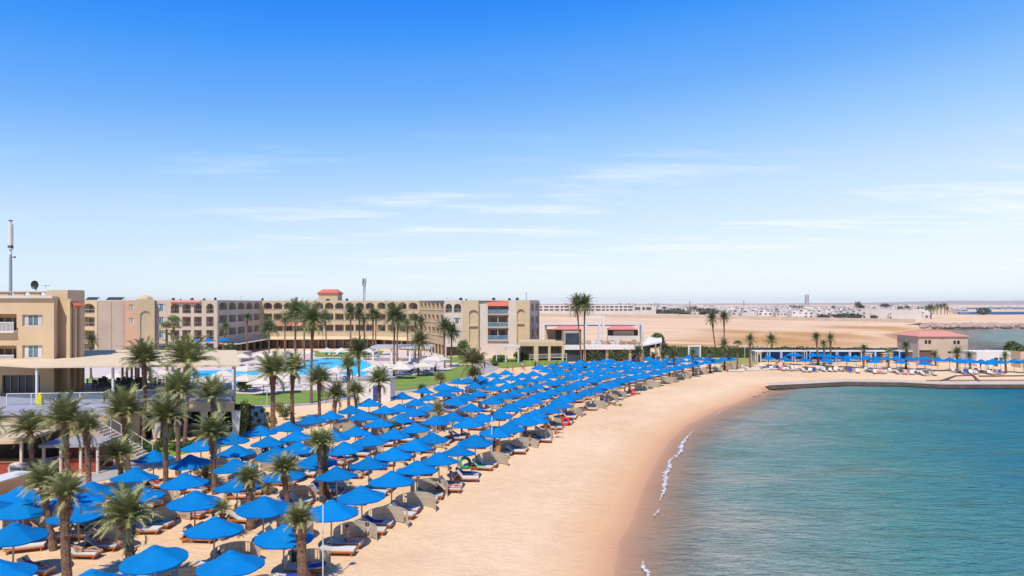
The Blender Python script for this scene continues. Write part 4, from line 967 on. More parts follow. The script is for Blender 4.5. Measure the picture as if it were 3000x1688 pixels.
# H end block
fH=Fac(pt2(1302,184),pt2(1355,184)); ops=[(fH.L*.05,fH.L*.42,flo[3]+.3,flo[3]+2.7,1.1),(fH.L*.52,fH.L*.93,flo[3]+.3,flo[3]+2.7,1.1),(fH.L*.5,fH.L*.9,flo[1]+.9,flo[1]+2.4),(fH.L*.5,fH.L*.9,flo[2]+.9,flo[2]+2.4),(fH.L*.1,fH.L*.9,0,2.6)]
m=MB(); fH.wall(m,-.2,ZR,ops); m.build('wall',M['wall_light'],hotel)
for o in ops[:2]: fH.loggia(o,1.2,hotel,BM)
for o in ops[2:4]: fH.window(o,hotel,mats=[M['glass_blue'],M['wall_light'],M['cushion']])
fH.loggia(ops[4],3,hotel,BM,rail=False)
def blind(pa,pb,mat,shafts,z1=ZR,z0=-.2):
    f=Fac(pt2(*pa),pt2(*pb)); m=MB(); ops=[(f.L*a,f.L*b,z0_,z1_,r) for a,b,z0_,z1_,r in shafts]; f.wall(m,z0,z1,ops,.45)
    for o in ops: m.quad(f.pt(o[0],o[2],-.45),f.pt(o[1],o[2],-.45),f.pt(o[1],o[3],-.45),f.pt(o[0],o[3],-.45))
    for u,s in ((0,-1),(f.L,1)): m.quad(f.pt(u,z0),f.pt(u,z0,-2),f.pt(u,z1,-2),f.pt(u,z1))
    m.build('wall',mat,hotel); return f
blind((1355,182.5),(1402,182.5),M['wall_yellow'],[(.42,.97,3.9,8.0,0),(.42,.97,8.35,12.3,.9)])
f=Fac(pt2(1402,183.5),pt2(1512,183.5)); s=lambda px:PD(px,183.5)-f.A.x
Lg=[(s(1429),s(1488),z+.1,z+3.0) for z in flo[1:]]
m=MB(); f.wall(m,3.6,ZR,Lg); f.wall(m,-.2,3.6,[]); m.build('wall',M['wall_light'],hotel)
for q,o in enumerate(Lg):
    mid=(o[0]+o[1])/2
    b=f.loggia(o,1.5,hotel,[M['wall_peach'],M['glass'],M['white']],rail=False,name='balcony')
    m=MB(); m.quad(f.pt(o[0],o[2]+.1,.05),f.pt(o[1],o[2]+.1,.05),f.pt(o[1],o[2]+1.05,.05),f.pt(o[0],o[2]+1.05,.05),0); m.bar(f.pt(o[0],o[2]+1.08,.05),f.pt(o[1],o[2]+1.08,.05),.06,.06,1); m.bar(f.pt(mid,o[2],-.2),f.pt(mid,o[3],-.2),.25,.2,2)
    m.build('balcony_rail',[M['glass_blue'],M['white'],M['wall_peach']],hotel)
    m=MB(); m.bar(f.pt(o[0]-.1,o[2]-.12,.2),f.pt(o[1]+.1,o[2]-.12,.2),.6,.2); m.build('balcony_slab',M['wall_light'],hotel)
m=MB(); m.add([f.pt(s(1428),13.3,.7),f.pt(s(1489),13.3,.7),f.pt(s(1489),14.6,.05),f.pt(s(1428),14.6,.05)],[(0,1,2,3)]); m.build('tiled_canopy',M['tile'],hotel)
blind((1512,182.5),(1552,182.5),M['wall_yellow'],[(.08,.62,3.9,8.6,0),(.08,.62,9.0,12.5,.9)])
f=Fac(pt2(1552,183),pt2(1578,194)); ops=[(f.L*a,f.L*b,z+.8,z+2.8,.5 if z>10 else 0) for z in flo[1:] for a,b in ((.12,.42),(.56,.92))]
m=MB(); f.wall(m,-.2,ZR,ops); m.build('wall',M['wall_mauve_and_shade'],hotel)
for o in ops: f.window(o,hotel,mats=[M['glass_dark'],M['wall_light'],M['cushion']],curtain=False)
# roof slab, parapet and stair tower
front=[pt2(200,180.4),pt2(284,178.4),pt2(365,178.4),pt2(453,180.4),pt2(453,181.4),pt2(637,181.4),pt2(765,216.4),pt2(1100,218.4),pt2(1228,208.4),pt2(1302,184.6),pt2(1355,184.4),pt2(1355,183),pt2(1552,184),pt2(1578,194.4)]
back=[(front[-1][0]+1,215),(PD(1240,240),240),(PD(740,240),240),(front[0][0]-18,240)]
m=MB(); m.prism(front+back[:1]+back[1:],14.2,14.5); m.build('roof',M['roof'],hotel)
m=MB()
for a,b in zip(front,front[1:]): m.bar((a[0],a[1],ZR+.02),(b[0],b[1],ZR+.02),.5,.16)
m.build('parapet_coping',M['wall_light'],hotel)
m=MB(); 
for (a,b),c in zip(zip(back,back[1:]+front[:1]),range(9)): m.quad((a[0],a[1],-.2),(b[0],b[1],-.2),(b[0],b[1],14.7),(a[0],a[1],14.7))
m.build('rear_wall',M['wall_tan'],hotel)
Y=226; m=MB(); x0,x1=PD(933,Y),PD(989,Y); m.box(x0,x1,Y,Y+6,14.4,ZD(860,Y)); m.box(PD(955,Y),PD(966,Y),Y-.06,Y,ZD(881,Y),ZD(876,Y),1); m.build('stair_tower',[M['wall_tan'],M['glass_dark']],hotel)
m=MB(); z=ZD(858,Y); e=.4; c=[(x0-e,Y-e),(x1+e,Y-e),(x1+e,Y+6+e),(x0-e,Y+6+e)]; t=[(x0+1,Y+1.5),(x1-1,Y+1.5),(x1-1,Y+4.5),(x0+1,Y+4.5)]; zt=ZD(847.5,Y)
for i in range(4): m.quad((c[i][0],c[i][1],z),(c[(i+1)%4][0],c[(i+1)%4][1],z),(t[(i+1)%4][0],t[(i+1)%4][1],zt),(t[i][0],t[i][1],zt))
m.quad(*[(p[0],p[1],zt) for p in t]); m.box(x0-.3,x1+.3,Y-.3,Y+6.3,z-.45,z-.01,0); m.build('tower_roof',M['tile'],hotel)
MB=_MB
# roof clutter: dishes, masts, heaters
def dish(x,y,z,r,lab):
    root=empty('satellite_dish',(x,y,z),rng.uniform(-.6,.6),lab,'satellite dish','dishes and heaters on the hotel roof'); m=MB(); K=12
    for k in range(K):
        a=2*PI*k/K;b=2*PI*(k+1)/K
        m.add([(0,.12*r,r*1.2),(r*.6*math.cos(a),-.0,r*1.2+r*.6*math.sin(a)),(r*.6*math.cos(b),0,r*1.2+r*.6*math.sin(b))],[(0,1,2)]); m.add([(r*.6*math.cos(a),0,r*1.2+r*.6*math.sin(a)),(r*.6*math.cos(b),0,r*1.2+r*.6*math.sin(b)),(r*math.cos(b),-.25*r,r*1.2+r*math.sin(b)),(r*math.cos(a),-.25*r,r*1.2+r*math.sin(a))],[(0,1,2,3)])
    m.build('reflector',M['dark'],root); m=MB(); m.bar((0,.1,0),(0,.1,r*1.2),.1,.1); m.bar((0,0,r*.4),(0,-r,r*1.2),.04,.04); m.build('mount',M['dark'],root)
for i,(px,y,r,Y) in enumerate([(104,834,1.0,86),(508,876,.8,186),(530,876,.6,186),(563,875,.8,186),(598,877,.7,186),(632,874,.9,186),(770,874,1.0,222),(1016,876,.9,222),(1350,875,.9,190),(1366,877,.6,190),(1446,874,.9,190),(1492,876,.8,190),(1516,875,.9,190)]):
    dish(PD(px,Y),Y,14.5 if Y>100 else 15.6,r*.55,'dark satellite dish, %s from the left along the hotel roofs'%ordn(i+1))
def mast(px,Y,z0,y1,w,lab,kind=0):
    zt=ZD(y1,Y); x=PD(px,Y); root=empty('antenna_mast',(x,Y,z0),0,lab,'antenna mast'); h=zt-z0
    if kind==2:   # big monopole with drum
        m=MB(); m.tube([(0,0,0),(0,0,h*.57)],[.2,.17],8); m.build('pole',M['grey'],root)
        m=MB(); m.tube([(0,0,h*.64),(0,0,h*.96)],.30,14); m.tube([(0,0,h*.57),(0,0,h*.64)],.17,10); m.tube([(0,0,h*.96),(0,0,h)],.16,8); m.build('antenna_drum',M['wall_white'],root)
        m=MB(); m.tube([(0,0,h*.655),(0,0,h*.69)],.32,8); m.bar((0,0,h*.54),(.6,0,h*.54),.06,.06); m.tube([(.6,-.1,h*.53),(.6,-.1,h*.55)],.14,8); m.tube([(0,0,h),(0,0,h*1.012)],.22,8); m.build('bracket',M['dark'],root)
    elif kind==1:
        m=MB()
        for a in range(3): q=2*PI*a/3; m.bar((w*math.cos(q),w*math.sin(q),0),(w*.6*math.cos(q),w*.6*math.sin(q),h),.09,.09)
        for k in range(14):
            for a in range(3): q=2*PI*a/3; q2=2*PI*(a+1)/3; m.bar((w*.8*math.cos(q),w*.8*math.sin(q),h*k/14),(w*.8*math.cos(q2),w*.8*math.sin(q2),h*(k+1)/14),.06,.06)
        m.build('lattice',M['grey'],root); m=MB()
        for k,(a,zz) in enumerate(((0,.95),(2,.93),(4,.96),(1,.78),(3,.8),(5,.62),(2,.6))): m.box(.5*math.cos(a)-.16,.5*math.cos(a)+.16,.5*math.sin(a)-.16,.5*math.sin(a)+.16,h*zz-.7,h*zz+.7)
        m.build('antenna_panel',M['grey'],root)
    else:
        m=MB(); m.tube([(0,0,0),(0,0,h)],[w,w*.6],6); m.build('pole',M['grey'],root); m=MB(); m.bar((-.5,0,h*.86),(.5,0,h*.86),.06,.06); m.build('cross_arm',M['grey'],root)
mast(31,92,14.5,648,.3,'tall grey monopole mast with white drum antenna on the near left roof',2)
mast(1067,222,14.5,818,.45,'lattice antenna mast on the hotel roof right of the stair tower',1)
mast(1542,192,14.5,855,.14,'thin pale mast at the right end of the hotel roof')
mast(1308,200,14.5,872,.05,'short thin aerial on the hotel roof above the oblique wing'); mast(706,212,14.5,866,.05,'thin aerial on the hotel roof left of the palms'); mast(134,88,16,836,.05,'thin aerial beside the dish on the near left roof')
m=MB(); 
root=empty('solar_heater_rack',(PD(330,190),190,14.5),0,'dark solar water heater panels on the roof of the grey wing','solar heater')
for (a,b) in ((248,282),(308,356)):
    m=MB(); x0,x1=PD(a,190)-PD(330,190),PD(b,190)-PD(330,190); m.add([(x0,0,.3),(x1,0,.3),(x1,1.6,1.2),(x0,1.6,1.2)],[(0,1,2,3)]); m.build('panel',M['dark'],root)
m=MB()
for (a,b) in ((248,282),(308,356)):
    for k in range(4): x=PD(a+(b-a)*k/3,190)-PD(330,190); m.bar((x,1.5,0),(x,1.5,1.15),.06,.06)
m.build('rack_leg',M['grey'],root)

# ---------------------------------------------------------------- near left hotel block
BO=Vector((-58,80,4)); near_b=empty('near_hotel_block',BO,0,'tan hotel block with white framed windows and arched tower at the left edge','hotel block')
class MBN(MB):
    def build(s,name,mats,parent=None,**k):
        if parent is near_b: s.v=[(x-BO.x,y-BO.y,z-BO.z) for x,y,z in s.v]
        return _MB.build(s,name,mats,parent,**k)
MB=MBN
f=Fac(pt2(-320,77),pt2(158,78)); s=lambda px:PD(px,77.6)-f.A.x
fz=[4,7.55,11.0]
W=[(s(62),s(119),ZD(1050,77.5),ZD(1012,77.5)),(s(62),s(119),ZD(956,77.5),ZD(922,77.5)),(s(-118),s(-61),ZD(956,77.5),ZD(922,77.5)),(s(-118),s(-61),ZD(1050,77.5),ZD(1012,77.5))]
Lg=[(s(-50),s(46),ZD(1066,77.5),ZD(1013,77.5)),(s(-50),s(46),ZD(970,77.5),ZD(920,77.5))]
G=[(s(5),s(112),4.05,ZD(1100,77.5)),(s(-130),s(-8),4.05,ZD(1100,77.5))]
m=MB(); f.wall(m,0,ZD(869,77.5),W+Lg+G,.3); m.build('wall',M['wall_near'],near_b)
for o in W: f.window(o,near_b,dep=.22,panes=2)
for o in Lg:
    f.loggia(o,1.6,near_b,[M['wall_near'],M['glass_dark'],M['white']],rail=False)
    m=MB(); a,b,c=o[0],o[1]+.0,o[2]
    m.bar(f.pt(a,c+.95,.45),f.pt(b,c+.95,.45),.1,.1,0); m.bar(f.pt(a,c-.08,.2),f.pt(b,c-.08,.2),.7,.22,0)
    for i in range(26): u=a+(b-a)*(i+.5)/26; m.bar(f.pt(u,c+.05,.45),f.pt(u,c+.95,.45),.07,.05,0)
    m.build('balcony_rail',M['white'],near_b)
for o in G:
    m=MB(); m.quad(f.pt(o[0],o[2],-.28),f.pt(o[1],o[2],-.28),f.pt(o[1],o[3],-.28),f.pt(o[0],o[3],-.28),0)
    for i in range(6): u=o[0]+(o[1]-o[0])*i/5; m.bar(f.pt(u,o[2],-.2),f.pt(u,o[3],-.2),.07,.05,1)
    m.build('shop_window',[M['glass_dark'],M['grey']],near_b)
f2=Fac(pt2(158,78),pt2(178,80.6)); m=MB(); f2.wall(m,0,ZD(869,78),[]); m.build('wall',M['wall_near'],near_b)
f3=Fac(pt2(178,80.5),pt2(200,81)); m=MB(); f3.wall(m,0,ZD(862,80.5),[]); m.build('wall',M['wall_near'],near_b)
f4=Fac(pt2(198,79.4),pt2(248,81.5)); L=f4.L; zt=ZD(850,80)
sh=[(L*.10,L*.30,5.2,ZD(918,80),.25),(L*.38,L*.60,5.2,ZD(918,80),.25)]
m=MB(); f4.wall(m,0,zt,sh,.35)
for o in sh: m.quad(f4.pt(o[0],o[2],-.35),f4.pt(o[1],o[2],-.35),f4.pt(o[1],o[3],-.35),f4.pt(o[0],o[3],-.35))
m.quad(f4.pt(0,0),f4.pt(0,zt),f4.pt(0,zt,-3),f4.pt(0,0,-3)); m.quad(f4.pt(0,zt),f4.pt(L,zt),f4.pt(L,zt,-3),f4.pt(0,zt,-3)); m.quad(f4.pt(L,0),f4.pt(L,0,-6),f4.pt(L,zt,-6),f4.pt(L,zt))
m.build('tower',M['wall_near'],near_b)
m=MB(); 
for u in (L*.02,L*.345,L*.66): m.bar(f4.pt(u,4,.18),f4.pt(u,ZD(880,80),.18),.35,.3)
m.bar(f4.pt(L*.02,ZD(880,80),.2),f4.pt(L*.66,ZD(880,80),.2),.5,.3)
m.build('pilaster',M['wall_near'],near_b)
m=MB(); a,b=L*.08,L*.6; z0=ZD(896,80); z1=ZD(880,80)
m.add([f4.pt(a,z0,.8),f4.pt(b,z0,.8),f4.pt(b,z1,.2),f4.pt(a,z1,.2)],[(0,1,2,3)]); m.bar(f4.pt(a,z0-.05,.75),f4.pt(b,z0-.05,.75),.2,.12); m.build('tiled_canopy',M['tile'],near_b)
m=MB(); m.prism([pt2(-320,77.2),pt2(158,78.2),pt2(178,80.8),pt2(200,81.2),pt2(248,81.8),pt2(240,98),(-120,98)],ZD(869,77.5)-.35,ZD(869,77.5)-.05); m.build('roof',M['roof'],near_b)
m=MB(); fp=Fac(pt2(-320,84),pt2(185,84)); ops=[(fp.L-.9-1.9*i,fp.L-.2-1.9*i,14.9,15.35,.3) for i in range(14)]; fp.wall(m,14.6,ZD(855,84),ops,.2)
m.bar(fp.pt(0,ZD(855,84),-.1),fp.pt(fp.L,ZD(855,84),-.1),.5,.12); m.build('roof_parapet',M['wall_near'],near_b)
m=MB(); fp2=Fac(pt2(-320,77.0),pt2(158,77.97)); m.bar(fp2.pt(0,ZD(870,77.5),.12),fp2.pt(fp2.L,ZD(870,77.5),.12),.35,.3); m.build('cornice',M['wall_light'],near_b)
m=MB(); m.quad(*[(a,b,c) for a,b,c in ((PD(240,98),98,0),(PD(240,98),98,14),(PD(248,82),82,14),(PD(248,82),82,0))]); m.build('wall',M['wall_near'],near_b)
MB=_MB

# ---------------------------------------------------------------- restaurant terrace
TO=Vector((-45,72,0)); ter=empty('terrace_restaurant',TO,0,'two level restaurant terrace under a cream canvas canopy with glass railings','restaurant')
class MBT(MB):
    def build(s,name,mats,parent=None,**k):
        if parent is ter: s.v=[(x-TO.x,y-TO.y,z-TO.z) for x,y,z in s.v]
        return _MB.build(s,name,mats,parent,**k)
MB=MBT
XR=PD(688,72)
m=MB(); m.prism([(-75,71.6),(XR,71.6),(PD(682,88),88),(-75,88)],3.55,4.0); m.build('upper_floor',[M['terrace_floor']],ter)
m=MB(); m.box(-75,XR+.05,71.45,71.62,2.95,3.97); m.bar((XR,71.7,3.45),(PD(683,88),88,3.45),.15,1.0); m.build('floor_edge',M['wall_near'],ter)
m=MB(); m.box(-75,-37.6,65,71.4,3.6,3.995); m.build('lower_deck',M['terrace_floor'],ter)
m=MB(); m.box(-75,-37.75,65.15,71.0,0,3.6); m.build('lower_wall',M['wall_near'],ter)
# canopy
zc=7.75; c=[(PD(98,70.3),70.3,zc-.1),(PD(702,72.2),72.2,zc-.1),(PD(692,90),90,zc+.25),(-70,90,zc+.25),(-70,78,zc+.1)]
m=MB(); n=len(c); m.add([(x,y,z) for x,y,z in c]+[(x,y,z-.16) for x,y,z in c],[(0,1,2,3,4),(9,8,7,6,5)]+[(i,(i+1)%5,(i+1)%5+5,i+5)[::-1] for i in range(5)]); m.build('canvas_canopy',M['cream'],ter)
for px,Y in ((108,70.6),(331,71.8),(683,72.4)):
    m=MB(); m.box(PD(px,Y)-.1,PD(px,Y)+.1,Y-.1,Y+.1,4,zc-.2); m.build('canopy_post',M['white'],ter)
for px,Y in ((688,90),(540,88),(400,88)):
    m=MB(); m.box(PD(px,Y)-.1,PD(px,Y)+.1,Y-.1,Y+.1,0,zc+.05); m.build('canopy_post',M['white'],ter)
for px in (359,372,386,398,406):
    m=MB(); Y=86; m.box(PD(px,Y)-.1,PD(px,Y)+.1,Y-.1,Y+.1,4,7.7); m.build('timber_post',M['pole'],ter)
def railing(pts,parent,glass=True):
    m=MB(); g=MB()
    for a,b in zip(pts,pts[1:]):
        A=Vector((a[0],a[1],4.0));B=Vector((b[0],b[1],4.0)); L=(B-A).length; k=max(1,round(L/2.4))
        m.bar(A+Vector((0,0,1.1)),B+Vector((0,0,1.1)),.07,.07)
        for i in range(k+1): p=A.lerp(B,i/k); m.bar(p,p+Vector((0,0,1.1)),.07,.07)
        g.quad(A+Vector((0,0,.08)),B+Vector((0,0,.08)),B+Vector((0,0,1.0)),A+Vector((0,0,1.0)))
    r=m.build('railing',M['white'],parent)
    gm,nt,b=nmat('rail_glass'); b.inputs['Base Color'].default_value=(.30,.38,.46,1); b.inputs['Roughness'].default_value=.08
    t=N(nt,'ShaderNodeBsdfTransparent'); mx=N(nt,'ShaderNodeMixShader'); mx.inputs[0].default_value=.35; nt.links.new(t.outputs[0],mx.inputs[1]); nt.links.new(b.outputs[0],mx.inputs[2]); nt.links.new(mx.outputs[0],nt.nodes['Material Output'].inputs['Surface'])
    g.build('railing_glass',gm,parent)
railing([(PD(20,68.8),68.8),(PD(305,70.0),70.0),(PD(335,74),74)],ter)
railing([(PD(400,71.8),71.8),(XR-.1,71.8),(PD(681,87),87)],ter)
# under the terrace: dark rooms, white drapes, columns
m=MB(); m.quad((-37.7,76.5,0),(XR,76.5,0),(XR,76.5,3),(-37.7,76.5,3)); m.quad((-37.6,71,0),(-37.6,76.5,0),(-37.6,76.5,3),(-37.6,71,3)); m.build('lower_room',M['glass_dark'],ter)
for px in (334,392,455,520,598,640,690):
    m=MB(); x=PD(px,72.2); m.box(x-.22,x+.22,71.9,72.3,0,3.0); m.build('column',M['wall_light'],ter)
for px,w in ((398,9),(465,13),(602,10),(646,7),(694,14)):
    m=MB(); x=PD(px,72); ww=w*.035
    for i in range(7):
        u=(i-3)/3; m.v+=[(x+u*ww,71.75-.1*(i%2),3.0),(x+u*ww*.55,71.75-.08*(i%2),.2)]; m.t+=[.5,.5]
    for i in range(6): m.f.append((2*i,2*i+1,2*i+3,2*i+2)); m.m.append(0)
    m.build('white_drape',M['white'],ter)
m=MB(); m.box(-36.5,XR-2,73.4,74.4,0,1.1,0); m.box(-36.6,XR-1.9,73.3,74.5,1.1,1.18,1); m.build('bar_counter',[M['dark'],M['wood_pale']],ter)
MB=_MB
# dining sets on the terrace
def dining():
    root=empty('dining_set',(0,0,0),0,'dining','table','dark dining tables on the terrace'); m=MB(); m.tube([(0,0,.7),(0,0,.74)],.5,12); m.tube([(0,0,0),(0,0,.7)],.05,6); m.build('table_top',M['dark'],root)
    for a in range(4):
        m=MB(); q=a*PI/2; x,y=.85*math.cos(q),.85*math.sin(q); m.box(x-.22,x+.22,y-.22,y+.22,.42,.47)
        for sx in (-.19,.19):
            for sy in (-.19,.19): m.bar((x+sx,y+sy,0),(x+sx,y+sy,.42),.04,.04)
        bx,by=x+.2*math.cos(q),y+.2*math.sin(q); m.box(bx-.2*abs(math.sin(q))-.02,bx+.2*abs(math.sin(q))+.02,by-.2*abs(math.cos(q))-.02,by+.2*abs(math.cos(q))+.02,.47,.95); m.build('chair',M['dark'],root)
    return Proto(root)
dn=dining()
for i,(px,Y) in enumerate([(285,84),(300,86),(320,85),(305,82),(340,84),(355,82),(370,86),(385,83),(400,85),(415,83),(430,86),(450,84),(480,85),(520,84)]): dn.place((PD(px,Y),Y,4.0),rng.uniform(0,1),'dark round dining table with four chairs, %s from the left on the terrace floor'%ordn(i+1),'dining tables on the terrace')
o=MB(); o.box(-.26,.26,-.2,.2,0,.85); o.tube([(0,0,.85),(0,0,1.15)],[.22,.16],10); x=o.build('yellow_cover',M['cloth_y'],None,loc=(PD(118,69.3),69.3,4.0)); tag(x,'bright yellow draped box behind the terrace railing','box')
# beach bar, kiosk, low walls at the left edge
def pavilion(name,x0,x1,y0,y1,h,roofm,wallm,label,cat,ang=0,posts=True,th=.25,slope=0):
    c=Vector(((x0+x1)/2,(y0+y1)/2,0)); root=empty(name,c,ang,label,cat); a,b=(x1-x0)/2,(y1-y0)/2
    m=_MB(); m.add([(-a,-b,h),(a,-b,h),(a,b,h+slope),(-a,b,h+slope),(-a,-b,h-th),(a,-b,h-th),(a,b,h+slope-th),(-a,b,h+slope-th)],[(0,1,2,3),(7,6,5,4),(0,4,5,1),(1,5,6,2),(2,6,7,3),(3,7,4,0)]); m.build('roof',roofm,root)
    m=_MB(); m.box(-a+.4,a-.4,b-.3,b-.15,0,h-th+slope-.02); m.build('back_wall',wallm,root)
    for sx in (-a+.25,-a*.33,a*.33,a-.25):
        m=_MB(); m.box(sx-.09,sx+.09,-b+.2,-b+.38,0,h-th-.002); m.build('post',M['wall_light'],root)
    m=_MB(); m.box(-a+.6,a-.6,-b+.9,-b+1.5,0,1.1,0); m.box(-a+.5,a-.5,-b+.8,-b+1.6,1.1,1.16,1); m.build('counter',[M['wall_red'],M['wood_pale']],root)
    return root
pavilion('beach_bar',-50,-39.6,55.5,63.5,3.0,M['wall_yellow'],M['glass_dark'],'beach bar pavilion with sloping sand coloured roof at the left edge','beach bar',R(6),slope=.25)
pavilion('drinks_kiosk',-38.6,-33.9,57,60.4,2.5,M['roof'],M['wall_red'],'small kiosk with grey roof and red counter below the terrace stairs','kiosk',R(5))
def lowwall(name,a,b,h,t,label,cap=M['white'],body=M['wall_peach']):
    A=Vector((a[0],a[1],0));B=Vector((b[0],b[1],0)); root=empty(name,A,0,label,'low wall'); m=_MB(); m.bar(Vector((0,0,h/2)),B-A+Vector((0,0,h/2)),t,h); m.build('wall_body',body,root)
    m=_MB(); m.bar(Vector((0,0,h+.05)),B-A+Vector((0,0,h+.05)),t+.15,.1); m.build('wall_cap',cap,root)
lowwall('low_wall',P(-60,1470),P(72,1428),1.15,1.5,'thick low wall with white flat top at the left edge')
lowwall('low_wall',P(40,1400),P(128,1382),.6,1.6,'low pinkish wall with white cap in front of the kiosk')
lowwall('low_wall',P(135,1372),P(250,1350),.55,1.7,'low wall with shaded white slab top below the stairs')
for i,(x,y) in enumerate(((38,1402),)):
    X,Y=P(x,y); root=empty('ice_chest',(X,Y,0),R(8),'white drinks fridge with blue sides beside the bar','fridge'); m=MB(); m.box(-.1,.9,-.4,.4,.05,1.2); m.build('cabinet',M['wall_white'],root); m=MB(); m.box(-.02,.82,-.42,-.405,.3,.95); m.build('glass_door',M['glass_blue'],root)
# stairs from the terrace
st=empty('terrace_stairs',(-38.5,63,0),0,'concrete stairs with thin railing running down from the terrace','stairs')
m=MB(); n=18
for i in range(n): m.box(.0+i*.32,.0+(i+1)*.32,-.9,.9,0,3.6-3.6*(i+1)/n+.2)
m.build('steps',M['concrete'],st); m=MB()
for i in range(7):
    for y in (-.85,.85): x=i*.95; z=3.7-3.6*x/5.76; m.bar((x,y,max(0,z-.1)),(x,y,z+1),.04,.04)
for y in (-.85,.85): m.bar((0,y,4.7),(5.7,y,1.15),.05,.05)
m.build('handrail',M['white'],st)
# grey service kiosk and garden poles
X,Y=P(1095,1176); root=empty('service_kiosk',(X,Y,0),R(-4),'white service kiosk with dark blue door by the lawn edge','kiosk'); a=2.4
m=MB(); m.box(-a,a,0,3,0,3.1); m.build('wall',M['wall_white'],root); m=MB(); m.box(-a-.15,a+.15,-.15,3.15,3.1,3.3); m.build('roof',M['roof'],root); m=MB(); m.box(-.1,.62,-.05,-.005,.02,2.3); m.build('door',M['cloth_b'],root); m=MB(); m.box(-.7,-.45,-.04,-.004,1.3,1.8); m.build('sign_board',M['glass_blue'],root)
def pole(px,py,top,r,label,lamp=False,mat='white'):
    X,Y=P(px,py); h=ZD(top,Y); root=empty('pole',(X,Y,0),0,label,'pole'); m=MB(); m.tube([(0,0,0),(0,0,h)],r,8); m.build('shaft',M[mat],root)
    m=MB(); m.box(-.12,.12,-.12,.12,h,h+.28) ; m.bar((0,0,h-.1),(.25,0,h+.12),.06,.06); m.build('camera_head' if lamp else 'pole_cap',M['dark'] if lamp else M[mat],root)
pole(946,1712,1470,.03,'thin white camera pole at the front row beside the nearest parasols',True)
pole(1441,1345,1216,.04,'thin white camera pole rising through the front parasols',True)
pole(1455,1073,1020,.09,'pale green garden lamp post on the hotel lawn')
pole(2182,1050,1015,.06,'thin pole before the hedge at the right'); pole(782,1190,1150,.05,'thin lamp post at the lawn edge by the restaurant')
# volleyball net
X0,Y0=P(1552,1071); X1,Y1=P(1660,1068); root=empty('volleyball_net',(X0,Y0,0),0,'volleyball net with pale green posts on the beach court','net')
for dx,dy in ((0,0),(X1-X0,Y1-Y0)):
    m=MB(); m.tube([(dx,dy,0),(dx,dy,2.6)],.06,6); m.build('net_post',M['volley'],root)
m=MB(); 
for k in range(6): z=1.6+k*.17; m.bar((0,0,z),(X1-X0,Y1-Y0,z),.02,.02 if k not in(0,5) else .07)
for k in range(30): t=k/29; m.bar(((X1-X0)*t,(Y1-Y0)*t,1.6),((X1-X0)*t,(Y1-Y0)*t,2.45),.015,.015)
m.build('net',M['cloth_d'],root)
# pergola
X0,Y0=P(1093,1060); X1,Y1=P(1262,1055); root=empty('white_pergola',(X0,Y0,0),0,'white pergola with slatted roof beside the pool','pergola')
for i in range(4):
    for dy in (0,7):
        m=MB(); x=(X1-X0)*i/3; m.box(x-.22,x+.22,dy-.22,dy+.22,0,3.1); m.build('post',M['wall_white'],root)
m=MB(); m.box(-.5,X1-X0+.5,-.5,-.2,3.1,3.5); m.box(-.5,X1-X0+.5,7.2,7.5,3.1,3.5)
for i in range(34): x=-.4+(X1-X0+.8)*i/33; m.box(x-.1,x+.1,-.9,7.9,3.5,3.7)
m.build('slatted_roof',M['wall_white'],root)
# low terrace wall by the hotel
m=MB(); m.box(PD(470,165),PD(705,165),165,172,0,2.35); tag(m.build('terrace_wall',M['wall_mauve_and_shade']),'low grey retaining wall of the hotel terrace behind the canopy','low wall')
# ---------------------------------------------------------------- white framed restaurant by the beach
RO=Vector((PD(1700,170),170,0)); rest=empty('beach_restaurant',RO,0,'beach restaurant with white portal frames and pink roofs on its upper terrace','restaurant')
class MBR(_MB):
    def build(s,name,mats,parent=None,**k):
        if parent is rest: s.v=[(x-RO.x,y-RO.y,z-RO.z) for x,y,z in s.v]
        return _MB.build(s,name,mats,parent,**k)
MB=MBR
Yf=168; px=lambda p,Y=Yf:PD(p,Y); zz=lambda y,Y=Yf:ZD(y,Y)
f=Fac(pt2(1520,Yf),pt2(1652,Yf)); s=lambda p:px(p)-f.A.x; zt=zz(1003)
ops=[(s(1524),s(1564),.1,zz(1014)),(s(1577),s(1606),.1,zz(1014)),(s(1613),s(1646),.1,zz(1014))]
m=MB(); f.wall(m,0,zt,ops); m.box(px(1520),px(1652),Yf+.4,Yf+14,zt-.5,zt-.02); m.build('arcade_wall',M['wall_yellow'],rest)
for i,o in enumerate(ops): f.loggia(o,3,rest,[M['wall_peach'],M['glass'] ,M['white']],rail=i==2,name='arcade_bay')
m=MB(); m.box(px(1478),px(1522),Yf-4,Yf,zz(1017)+.0,zz(1011)); 
for p in (1482,1518): m.box(px(p)-.15,px(p)+.15,Yf-3.8,Yf-3.5,0,zz(1017))
m.build('entrance_porch',M['wall_white'],rest)
m=MB(); m.box(px(1652),px(1700),Yf-.5,Yf+8,zz(1008)+.05,zz(972)); m.build('pavilion_frame',M['wall_grey_and_shade'],rest)
m=MB(); m.box(px(1656),px(1696),Yf-.56,Yf-.505,zz(1008)+.1,zz(976)); m.build('pavilion_glass',M['glass'],rest)
m=MB(); m.box(px(1655),px(1700),Yf-.3,Yf+.2,0,zz(1025)); 
for p in (1655,1678,1700): m.box(px(p)-.1,px(p)+.1,Yf-.45,Yf-.32,0,zz(1025))
m.build('ground_glazing',M['glass'],rest)
m=MB(); m.box(px(1652),px(1880),Yf-1.2,Yf+16,zz(1022)-.1,zz(1010)); m.build('terrace_slab',M['wall_white'],rest)
m=MB(); m.box(px(1700),px(1880),Yf+3,Yf+3.3,0,zz(1024)); m.build('ground_room',M['glass_dark'],rest)
for p in (1712,1778,1845,1880): 
    m=MB(); m.box(px(p)-.3,px(p)+.3,Yf-.6,Yf,0,zz(1024)-.02); m.build('column',M['wall_peach'],rest)
